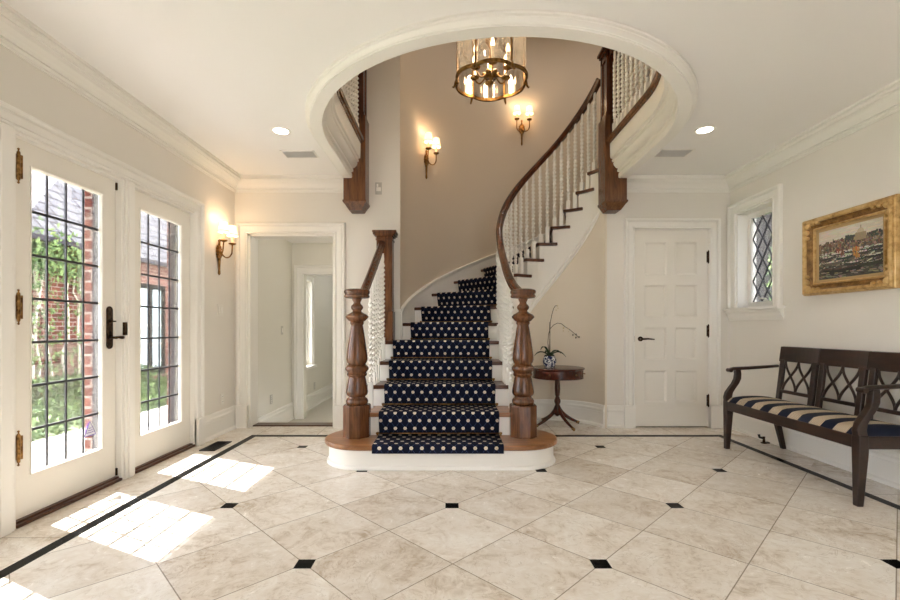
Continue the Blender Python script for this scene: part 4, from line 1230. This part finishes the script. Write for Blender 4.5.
for a, b in seg:
    bm = B(); n = 10; prev = None
    for i in range(n+1):
        y = a+(b-a)*i/n; c = .020*(1-(2*i/n-1)**2)
        r = [bm.verts.new(q) for q in ((bxx(.765)+c-.014, y, .765), (bxx(.765)+c+.014, y, .765), (bxx(.89)+c+.012, y, .893), (bxx(.89)+c-.012, y, .89))]
        if prev:
            for k in range(4): bm.faces.new((prev[k], prev[(k+1) % 4], r[(k+1) % 4], r[k]))
        else: bm.faces.new(r[::-1])
        prev = r
    bm.faces.new(prev); obj('top_rail', bm, M['bench'], be, bevel=.003)
    u0, u1 = a+.012, b-.012
    for q in (u0+.022, u1-.022):
        bm = B(); bar(bm, (bxx(.40), q, .40), (bxx(.78), q, .78), .044, .026, Vector((0, 0, 1)).cross(Vector((0, 1, 0)))); obj('back_post', bm, M['bench'], be, bevel=.003)
    bm = B(); bar(bm, (bxx(.515), u0+.03, .515), (bxx(.515), u1-.03, .515), .02, .026); obj('cross_rail', bm, M['bench'], be, bevel=.002)
    l0, l1 = u0+.044, u1-.044; bm = B()
    for s, e in ((0, .5), (.5, 0), (.5, 1), (1, .5)):
        pts = []
        for i in range(17):
            t = i/16; uu = (s+e)/2+(s-e)/2*math.cos(PI*t); z = .775-(.775-.52)*t; pts.append((bxx(z), l0+(l1-l0)*(.03+.94*uu), z))
        tube(bm, pts, .0095, 6, 1.0, 1.0)
    obj('lattice_back', bm, M['bench'], be, smooth=True)

# ------------------------------------------------------------------ framed harbour painting
pa = thing('framed_painting', 'gilt framed harbour painting of moored boats hanging above the bench', 'painting', (XR, 3.33, 1.62))
y0, y1, z0, z1 = 2.935, 3.70, 1.312, 1.925
O = Vector((0, 1, 0)); T = Vector((0, 0, 1)); D = Vector((-1, 0, 0))
fw = .122; ya, yb, za, zb = y0+fw, y1-fw, z0+fw, z1-fw
for nm_, mt_, FP in (('liner', 'liner', [(0, 0), (0, .008), (.028, .016), (.028, 0)]), ('inner_bead', 'gold', [(.026, 0), (.026, .026), (.032, .033), (.038, .033), (.043, .026), (.043, 0)]), ('cove', 'shadegold', [(.042, 0), (.042, .018), (.056, .021), (.072, .033), (.083, .05), (.083, 0)])):
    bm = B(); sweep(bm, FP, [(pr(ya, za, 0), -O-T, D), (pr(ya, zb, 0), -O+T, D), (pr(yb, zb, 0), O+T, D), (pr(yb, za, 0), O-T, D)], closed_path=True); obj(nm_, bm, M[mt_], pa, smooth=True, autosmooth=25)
FP = [(.082, 0), (.082, .056), (.090, .066), (.104, .068), (.112, .060), (.113, .048), (.118, .048), (.122, .040), (.122, 0)]
bm = B(); sweep(bm, FP, [(pr(ya, za, 0), -O-T, D), (pr(ya, zb, 0), -O+T, D), (pr(yb, zb, 0), O+T, D), (pr(yb, za, 0), O-T, D)], closed_path=True)
# carved corner ornaments
for cy, cz in ((y0+.05, z0+.05), (y0+.05, z1-.05), (y1-.05, z0+.05), (y1-.05, z1-.05)):
    sy = 1 if cy < 3.3 else -1; sz = 1 if cz < 1.6 else -1
    for (a, b, r) in ((.0, .0, .03), (.055, -.01, .022), (-.01, .055, .022), (.10, -.006, .016), (-.006, .10, .016)):
        bmesh.ops.create_uvsphere(bm, u_segments=10, v_segments=6, radius=1, matrix=Matrix.Translation((XR-.048, cy+sy*a, cz+sz*b)) @ Matrix.Diagonal((.018, r, r, 1)))
obj('frame', bm, M['gold'], pa, smooth=True, autosmooth=22)
rnd = random.Random(5); W, H = 150, 108
img = [[(0, 0, 0)]*W for _ in range(H)]
def px(x, y, c):
    if 0 <= x < W and 0 <= y < H: img[int(y)][int(x)] = c
def jit(c, j): return tuple(max(0, min(255, v_+rnd.uniform(-j, j))) for v_ in c)
def stroke(x, y, w, h, c, j=16, slope=0):
    c = jit(c, j)
    for b in range(int(h)+1):
        for a in range(int(w)+1): px(x+a, y+b+slope*a, c)
for y in range(H):
    for x in range(W): img[y][x] = jit((198, 190, 174), 8) if y > H*.6 else jit((64, 62, 57), 10)
for _ in range(200): stroke(rnd.uniform(0, W), rnd.uniform(H*.74, H), rnd.uniform(6, 20), 1, (206, 198, 182), 10)
hill = lambda x: H*(.70+.07*math.sin(x/W*2.6)+.02*math.sin(x*.35))
for _ in range(900):
    x = rnd.uniform(0, W); y = rnd.uniform(H*.5, hill(x)); far = y/H > .62
    stroke(x-3, y, rnd.uniform(1, 5), rnd.uniform(2, 5), rnd.choice([(110, 92, 74), (84, 74, 66), (140, 116, 92), (112, 74, 58), (92, 88, 86), (150, 136, 112), (70, 64, 58), (120, 104, 84)]), 12)
for _ in range(60): stroke(rnd.choice([rnd.uniform(W*.44, W*.56), rnd.uniform(W*.8, W)]), rnd.uniform(H*.68, H*.78), 3, 3, (60, 64, 62), 10)
for k in range(-12, 13):            # church with a round roof on the hill
    for y in range(0, 15): px(W*.68+k, H*.68+y, jit((150, 134, 108), 10))
for k in range(-8, 9):
    for y in range(0, int(math.sqrt(64-k*k))+2): px(W*.68+k, H*.68+15+y, jit((184, 170, 142), 9))
for y in range(6): px(W*.68, H*.68+24+y, (140, 126, 104)); px(W*.68+1, H*.68+24+y, (140, 126, 104))
for _ in range(70): stroke(rnd.uniform(0, W), rnd.uniform(H*.48, H*.53), rnd.uniform(3, 9), 1.5, (200, 194, 184), 22)
for _ in range(420): stroke(rnd.uniform(-5, W), rnd.uniform(0, H*.44), rnd.uniform(3, 12), 1, rnd.choice([(58, 56, 52), (84, 82, 76), (44, 42, 40), (120, 116, 106), (72, 66, 54)]), 10, rnd.choice([0, .1, -.1]))
def boat(x0, y0, L, h, hull, trim_):
    for a in range(int(L)):
        t = a/L; up = 1.6*abs(t-.45)**2*h
        for b in range(int(h*(1-.3*abs(t-.5)))): px(x0+a, y0+up+b, jit(hull, 9))
        
        if rnd.random() < .7: px(x0+a, y0+up+h, jit(trim_, 30))
for i in range(9): boat(rnd.uniform(-4, W*.9), rnd.uniform(H*.28, H*.42), rnd.uniform(24, 40), rnd.uniform(4, 6), rnd.choice([(50, 54, 54), (40, 62, 56), (96, 88, 78)]), rnd.choice([(206, 200, 188), (186, 176, 160)]))
for _ in range(150): stroke(rnd.uniform(-4, W), rnd.uniform(H*.22, H*.5), rnd.uniform(3, 11), rnd.choice([0, 1, 1, 2]), rnd.choice([(196, 190, 178), (150, 142, 128), (34, 34, 36), (52, 56, 54), (120, 108, 92), (40, 56, 54)]), 16, rnd.choice([-.25, 0, .2, .35]))
for bx_, by_, bl_, bh_, hc_ in ((.02, .40, .22, 4, (38, 42, 44)), (.30, .36, .26, 5, (34, 58, 54)), (.62, .40, .22, 4, (60, 52, 46)), (.74, .30, .26, 5, (36, 38, 40)), (.10, .27, .30, 6, (92, 86, 78)), (.46, .22, .24, 5, (44, 50, 48))):
    boat(W*bx_, H*by_, W*bl_, bh_, hc_, (206, 200, 188))
    for k_ in range(6): stroke(W*(bx_+bl_*rnd.uniform(.2, .8)), H*by_+bh_, rnd.uniform(2, 6), 2, (198, 192, 180), 16)
boat(W*.08, H*.07, W*.62, 12, (26, 26, 28), (96, 36, 34)); boat(W*.66, H*.16, W*.33, 7, (46, 50, 42), (180, 172, 158))
for _ in range(26): stroke(rnd.uniform(W*.56, W*.66), rnd.uniform(H*.3, H*.5), 2, rnd.uniform(3, 9), (176, 122, 62), 18)
for _ in range(14): stroke(rnd.uniform(W*.3, W*.42), rnd.uniform(H*.42, H*.6), 1.5, rnd.uniform(4, 10), (136, 70, 50), 14)
for _ in range(40): stroke(rnd.uniform(0, W), rnd.uniform(0, H*.14), rnd.uniform(4, 12), 1, (134, 128, 112), 18)
for m_ in range(12):
    x = rnd.uniform(4, W-4); y = rnd.uniform(H*.36, H*.46)
    for k in range(int(rnd.uniform(16, 34))): px(x+k*.05, y+k, (74, 64, 52))
bm = B(); cl = bm.loops.layers.float_color.new('Col')
gv = [[bm.verts.new((XR-.012, yb+.004-(yb-ya+.008)*i/W, za-.004+(zb-za+.008)*j/H)) for i in range(W+1)] for j in range(H+1)]
for j in range(H):
    for i in range(W):
        f = bm.faces.new((gv[j][i], gv[j][i+1], gv[j+1][i+1], gv[j+1][i])); c = lin(img[j][i])
        for lp in f.loops: lp[cl] = c
box(bm, XR-.011, XR-.002, ya, yb, za, zb)
obj('canvas', bm, M['oil'], pa)

# ------------------------------------------------------------------ round side table and orchid
TX, TY, TH = 1.153, 4.83, .63
ta = thing('side_table', 'round mahogany pedestal drum table standing in the curved niche beside the stair', 'side table', (TX, TY, 0))
bm = B(); lathe(bm, [(.26, TH-.024), (.276, TH-.022), (.283, TH-.012), (.281, TH-.003), (.27, TH), (0, TH)], (TX, TY, 0), 48); obj('tabletop', bm, M['mahog'], ta, smooth=True, autosmooth=35)
bm = B(); lathe(bm, [(.262, TH-.115), (.270, TH-.112), (.270, TH-.106), (.264, TH-.103), (.264, TH-.022)], (TX, TY, 0), 48); obj('apron', bm, M['mahog'], ta, smooth=True, autosmooth=35)
for a0, a1 in ((-82, -40), (-26, -4), (-140, -98)):
    bm = B(); fr = []
    for i in range(9):
        a = rad(a0+(a1-a0)*i/8); d = Vector((math.cos(a), math.sin(a), 0)); fr.append((Vector((TX, TY, TH-.063))+d*.262, d, Vector((0, 0, 1))))
    sweep(bm, [(0, -.036), (.005, -.036), (.006, -.034), (.006, .034), (.005, .036), (0, .036)], fr)
    dr = obj('drawer_front', bm, M['mahog'], ta, smooth=True, autosmooth=35)
    a = rad((a0+a1)/2); d = Vector((math.cos(a), math.sin(a), 0)); p = Vector((TX, TY, TH-.063))+d*.268
    bm = B(); tube(bm, [p, p+d*.008, p+d*.014, p+d*.02], [.006, .004, .010, .006], 10); obj('knob', bm, M['brass'], dr, smooth=True)
bm = B(); lathe(bm, [(.05, TH-.112), (.05, TH-.12), (.03, TH-.13), (.026, TH-.15), (.030, .40), (.026, .33), (.018, .315), (.024, .305), (.024, .297), (.030, .285), (.034, .265), (.030, .245), (.022, .232), (.026, .226), (.026, .218), (.032, .21), (.036, .15), (.03, .12), (.012, .105), (0, .1)], (TX, TY, 0), 24); obj('pedestal', bm, M['mahog'], ta, smooth=True, autosmooth=45)
for a in (-67, 23, 113, 203):
    d = Vector((math.cos(rad(a)), math.sin(rad(a)), 0)); pts = []; n = 12
    for i in range(n+1):
        t = i/n; pts.append(Vector((TX, TY, 0))+d*(.02+.25*t)+Vector((0, 0, .19-.20*t**.75+.032*t**2)))
    bm = B(); tube(bm, pts, [.022-.010*i/n for i in range(n+1)], 8, .8, 1.1); lg = obj('leg', bm, M['mahog'], ta, smooth=True)
    e = Vector((TX, TY, 0))+d*.275
    bm = B(); tube(bm, [pts[-1]-d*.02, pts[-1]+d*.012, pts[-1]+d*.02], [.014, .013, .008], 10); s_ = Vector((-d.y, d.x, 0)); c = e+Vector((0, 0, .010)); tube(bm, [c-s_*.007, c+s_*.007], .010, 14)
    obj('caster', bm, M['brass'], lg, smooth=True, autosmooth=40)
px_, py_, pz_ = 1.062, 4.80, TH
orc = thing('potted_orchid', 'fading orchid with bare arching stems in a blue and white porcelain pot on the table', 'potted plant', (px_, py_, pz_))
bm = B(); lathe(bm, [(.045, 0), (.050, .004), (.064, .03), (.072, .06), (.070, .09), (.060, .108), (.056, .116), (.060, .124), (.055, .124), (.052, .11), (.0, .108)], (px_, py_, pz_), 28); obj('pot', bm, M['porcelain'], orc, smooth=True, autosmooth=50)
bm = B()
for i in range(60):
    a = rnd.uniform(0, 2*PI); r = .05*math.sqrt(rnd.random()); bmesh.ops.create_icosphere(bm, subdivisions=1, radius=rnd.uniform(.008, .016), matrix=Matrix.Translation((px_+r*math.cos(a), py_+r*math.sin(a), pz_+.116+rnd.uniform(0, .012))))
obj('moss', bm, M['soil'], orc)
base_ = Vector((px_, py_, pz_+.118))
for (dx, dy, L, rise, droop, w) in ((-1, -.15, .17, .075, .062, .024), (-.8, -.5, .13, .13, .05, .020), (.9, -.35, .17, .08, .075, .030), (1, .25, .13, .085, .05, .026), (.1, -1, .08, .07, .06, .022), (-.3, .9, .09, .08, .05, .022)):
    d = Vector((dx, dy, 0)).normalized(); s_ = Vector((-d.y, d.x, 0)); bm = B(); prev = None; n = 10
    for i in range(n+1):
        t = i/n; ww = w*math.sin(PI*min(1, .12+.88*t))**.7 if t < .999 else .001
        p = base_+d*(L*t)+Vector((0, 0, rise*math.sin(t*PI*.62)-droop*t*t))
        r = [bm.verts.new(p-s_*ww+Vector((0, 0, .35*ww))), bm.verts.new(p-Vector((0, 0, .004))), bm.verts.new(p+s_*ww+Vector((0, 0, .35*ww))), bm.verts.new(p+Vector((0, 0, .002)))]
        if prev:
            for k in range(4): bm.faces.new((prev[k], prev[(k+1) % 4], r[(k+1) % 4], r[k]))
        else: bm.faces.new(r[::-1])
        prev = r
    bm.faces.new(prev); obj('leaf', bm, M['orchidleaf'], orc, smooth=True)
def P3(x, y): return Vector(((x-450)/450*4.80, 4.80, 1.05+(328-y)/450*4.80))
def zz(x, y): return (530+x/7.5, 300+y/7.5)
def stemline(pp): return [P3(*zz(*q)) for q in pp]
S1 = stemline([(146, 392), (148, 320), (150, 240), (152, 170), (164, 110), (176, 66), (190, 44), (206, 42)])
S2 = stemline([(142, 392), (134, 320), (140, 250), (152, 215), (176, 188), (206, 173), (236, 178), (262, 200), (290, 216), (320, 240), (345, 262), (366, 280)])
S3 = stemline([(150, 392), (150, 300), (146, 220), (148, 165)])
for S, r in ((S1, .0035), (S2, .0035), (S3, .003)):
    bm = B(); tube(bm, S, r, 6); obj('stem', bm, M['stem'], orc, smooth=True)
for q, r in (((206, 44), .008), ((210, 62), .006), ((196, 76), .006), ((252, 210), .009), ((250, 232), .007), ((286, 214), .007), ((322, 262), .008), ((346, 258), .008), ((344, 282), .008), ((368, 278), .009), ((290, 236), .005)):
    bm = B(); c = P3(*zz(*q)); bmesh.ops.create_icosphere(bm, subdivisions=2, radius=1, matrix=Matrix.Translation(c) @ Matrix.Diagonal((r, r*.8, r*1.25, 1))); obj('bud', bm, M['petal'] if q[0] < 300 else M['stem'], orc, smooth=True)
# ------------------------------------------------------------------ outside: courtyard, brick wing, planting
GZ = -.14
bm = B(); box(bm, -4.35, XL-.2, -4, 16, GZ-.1, GZ); struct('ground_patio', bm, M['patio'])
bm = B(); box(bm, -14, -4.35, -4, 20, GZ-.12, GZ-.02); struct('ground_lawn', bm, M['lawn'])
bm = B(); box(bm, XR+.2, 12, -4, 16, GZ-.1, GZ); struct('ground_side', bm, M['lawn'])
bm = B(); box(bm, -8, 9, -14, YF-.2, GZ-.1, GZ); struct('ground_front', bm, M['patio'])
# outer wall skin with grey door reveals and brick piers
bm = B()
for a, b in ((1.30, 1.42), (2.215, 2.34), (3.07, 3.25), (3.93, 4.02)): box(bm, XL-.17, XL-.132, a, b, GZ, 2.2)
struct('trim_outer_jamb', bm, M['jamb'])
bm = B()
for a, b in ((-1.9, 1.34), (2.22, 2.335), (3.085, 3.235), (3.985, 5.2)): box(bm, XL-.235, XL-.17, a, b, GZ, 2.2)
box(bm, XL-.42, XL-.2, -1.9, 5.2, 2.2, 2.75)
struct('wall_outer_brick', bm, M['brick'])
bm = B(); box(bm, XL-.72, XL-.2, -2.2, 5.4, 2.42, 2.56); struct('roof_eave', bm, M['white'])
def leaves(bm, n, fn, s0, s1, r):
    for _ in range(n):
        c, nn = fn(r); s = r.uniform(s0, s1)
        a = Vector((r.uniform(-1, 1), r.uniform(-1, 1), r.uniform(-1, 1))).normalized()
        if nn is not None: a = (a-nn*a.dot(nn)*.7).normalized()
        b = (nn if nn is not None else Vector((r.uniform(-1, 1), r.uniform(-1, 1), r.uniform(-1, 1)))).cross(a)
        if b.length < .1: b = a.orthogonal()
        b.normalize(); k = b.cross(a)*.25*s
        vs = [bm.verts.new(c+q) for q in (-a*s, b*s*.5+k, a*s, -b*s*.5+k)]; f = bm.faces.new(vs); f.material_index = r.randrange(2)
r_ = random.Random(11)
ho = thing('brick_house', 'red brick wing with pale slate roof across the lawn beyond the french doors', 'house', (-6.5, 10, GZ))
bm = B(); hx = -6.5
wall_boxes(bm, lambda s, t, d: Vector((hx+d, s, t)), 6.7, 16, GZ, 2.5, .3, [(9.35, 10.3, GZ+.15, 2.0)]); box(bm, -11, hx, 6.7, 7.0, GZ, 2.5)
obj('wall', bm, M['brick'], ho)
bm = B(); z0, z1 = 2.47, 5.0
E = [(-6.25, 6.45), (-6.25, 16.2), (-11.2, 16.2), (-11.2, 6.45)]; R_ = [(-8.5, 10.3), (-8.5, 16.2)]
ev = [bm.verts.new((x, y, z0)) for x, y in E]; rv = [bm.verts.new((x, y, z1)) for x, y in R_]
bm.faces.new((ev[0], ev[1], rv[1], rv[0])); bm.faces.new((ev[3], ev[0], rv[0])); bm.faces.new((ev[2], ev[3], rv[0], rv[1])); bm.faces.new((ev[1], ev[2], rv[1])); bm.faces.new(ev)
obj('roof', bm, M['roof'], ho)
bm = B(); box(bm, -6.32, -6.2, 6.45, 16.2, 2.39, 2.47); obj('gutter', bm, M['jamb'], ho)
wd = None
bm = B()
for a, b, c, d in ((9.35, 9.43, GZ+.15, 2.0), (10.22, 10.3, GZ+.15, 2.0), (9.43, 10.22, 1.90, 2.0), (9.43, 10.22, GZ+.15, GZ+.33), (9.78, 9.87, GZ+.15, 2.0)): box(bm, hx-.12, hx-.02, a, b, c, d)
wd = obj('window', bm, M['slate'], ho)
bm = B(); box(bm, hx-.08, hx-.06, 9.43, 9.78, GZ+.33, 1.9); box(bm, hx-.08, hx-.06, 9.87, 10.22, GZ+.33, 1.9); obj('pane', bm, M['palepane'], wd)
bm = B()
for z in (.3, .7, 1.1, 1.5): box(bm, hx-.06, hx-.045, 9.43, 10.22, z, z+.025)
obj('glazing_bar', bm, M['white'], wd)
bm = B(); leaves(bm, 380, lambda r: (Vector((hx+.06+r.uniform(0, .12), r.choice([6.95, 7.2, 7.45, 7.75])+r.gauss(0, .07), r.uniform(.2, 2.3))), Vector((1, 0, 0))), .03, .06, r_)
leaves(bm, 900, lambda r: (Vector((hx+.1+r.uniform(0, .25), r.uniform(6.7, 8.0), r.gauss(2.2, .17))), Vector((1, 0, 0))), .035, .065, r_)
iv = obj('climbing_ivy', bm, [M['leaf'], M['leafdark']], kind='stuff'); tag(iv, 'green climbing ivy trailing down the brick wall beyond the french doors', 'ivy')
bm = B(); leaves(bm, 5200, lambda r: (Vector((r.uniform(-6.45, -4.4), r.uniform(4.5, 11), GZ+abs(r.gauss(0, .09)))), None), .03, .06, r_)
leaves(bm, 2600, lambda r: (Vector((r.gauss(-6.25, .12), r.uniform(6.4, 9.3), GZ+r.uniform(0, .42))), None), .03, .065, r_)
gc = obj('ground_cover', bm, [M['leaf'], M['leafdark']], kind='stuff'); tag(gc, 'low leafy green ground cover beside the pale patio outside', 'plants')
iw = thing('ivy_stems', 'bare pale climbing stems clinging to the brick wall under the ivy', 'climbing plant', (hx, 7.4, GZ))
for yb in (6.92, 7.1, 7.3, 7.5, 7.72, 7.95):
    bm = B(); pts = [Vector((hx+.05, yb, GZ))]
    for k in range(12): pts.append(Vector((hx+.05+r_.uniform(0, .04), pts[-1].y+r_.gauss(0, .05), GZ+.2*(k+1))))
    tube(bm, pts, [.022-.001*k for k in range(13)], 6); obj('stem', bm, M['greyplate'], iw, smooth=True)
tr = thing('garden_tree', 'leafy green tree rising behind the slate roof outside the french doors', 'tree', (-12.6, 13.2, GZ))
bm = B(); tube(bm, [(-12.6, 13.2, GZ), (-12.5, 13.3, 3), (-12.6, 13.2, 5.8)], [.2, .15, .08], 8); obj('trunk', bm, M['treaddark'], tr)
bm = B()
def crown(r):
    d = Vector((r.gauss(0, 1), r.gauss(0, 1), r.gauss(0, 1))).normalized()*r.uniform(.55, 1); return Vector((-12.5+d.x*2.6, 13.3+d.y*2.6, 6.2+d.z*2.4)), d
leaves(bm, 4200, crown, .12, .22, r_); obj('crown', bm, [M['leaf'], M['leafdark']], tr)
# seen through the leaded window
bm = B(); box(bm, 4.9, 5.1, 2.0, 10.5, GZ, 3.6); o = struct('wall_neighbour', bm, M['slate'])
sh = thing('garden_shrub', 'green shrub growing outside the small leaded window', 'shrub', (4.62, 5.75, GZ))
bm = B(); tube(bm, [(4.62, 5.75, GZ), (4.62, 5.75, 1.5)], .05, 6); obj('trunk', bm, M['treaddark'], sh)
bm = B(); leaves(bm, 1800, lambda r: ((lambda d: (Vector((4.62+d.x*.5, 5.75+d.y*.45, 1.5+d.z*1.4)), d))(Vector((r.gauss(0, 1), r.gauss(0, 1), r.gauss(0, 1))).normalized()*r.uniform(.5, 1))), .05, .09, r_); obj('crown', bm, [M['leaf'], M['leafdark']], sh)

# ------------------------------------------------------------------ light: sun, sky, added unseen lamps
wo = bpy.data.worlds.new('sky'); sc.world = wo; wo.use_nodes = True
nt = wo.node_tree; bg = nt.nodes['Background']
bg.inputs[0].default_value = (.90, .93, 1.0, 1); bg.inputs[1].default_value = SKY
su = bpy.data.lights.new('sun', 'SUN'); su.energy = SUN; su.angle = rad(.35); su.color = (1, .975, .94)
so = bpy.data.objects.new('sun', su); COL.objects.link(so)
so.rotation_euler = Vector((1, -.47, -1.43)).to_track_quat('-Z', 'Y').to_euler()
for x, y in ((-.2, 1.5), (1.6, 1.0), (1.1, 4.9)): spot(x, y, UPW, HU-.05, 160)  # added spots under the upper ceiling, raising the stairwell's ambient light
light_point('hall_fill', (-1.5, 5.6, 2.1), 2.5, (1, .95, .86), .1)  # added point light that lifts the hall, no fitting
light_point('far_room_fill', (-1.3, 8.0, 2.0), 5, (.96, .97, 1), .15)  # added point light brightening the far room, no fitting

# ------------------------------------------------------------------ camera
cam = bpy.data.cameras.new('camera'); cam.lens = 18; cam.sensor_width = 36; cam.shift_y = 28/900; cam.clip_start = .05
co = bpy.data.objects.new('camera', cam); COL.objects.link(co); co.location = (0, 0, 1.05); co.rotation_euler = (PI/2, 0, 0)
sc.camera = co
sc.view_settings.view_transform = 'Standard'
sc.view_settings.look = 'None'; sc.view_settings.gamma = 1; sc.view_settings.use_curve_mapping = False
sc.view_settings.exposure = EXPO
sc.cycles.max_bounces = 10; sc.cycles.diffuse_bounces = 6; sc.cycles.transparent_max_bounces = 16
sc.cycles.sample_clamp_indirect = 6
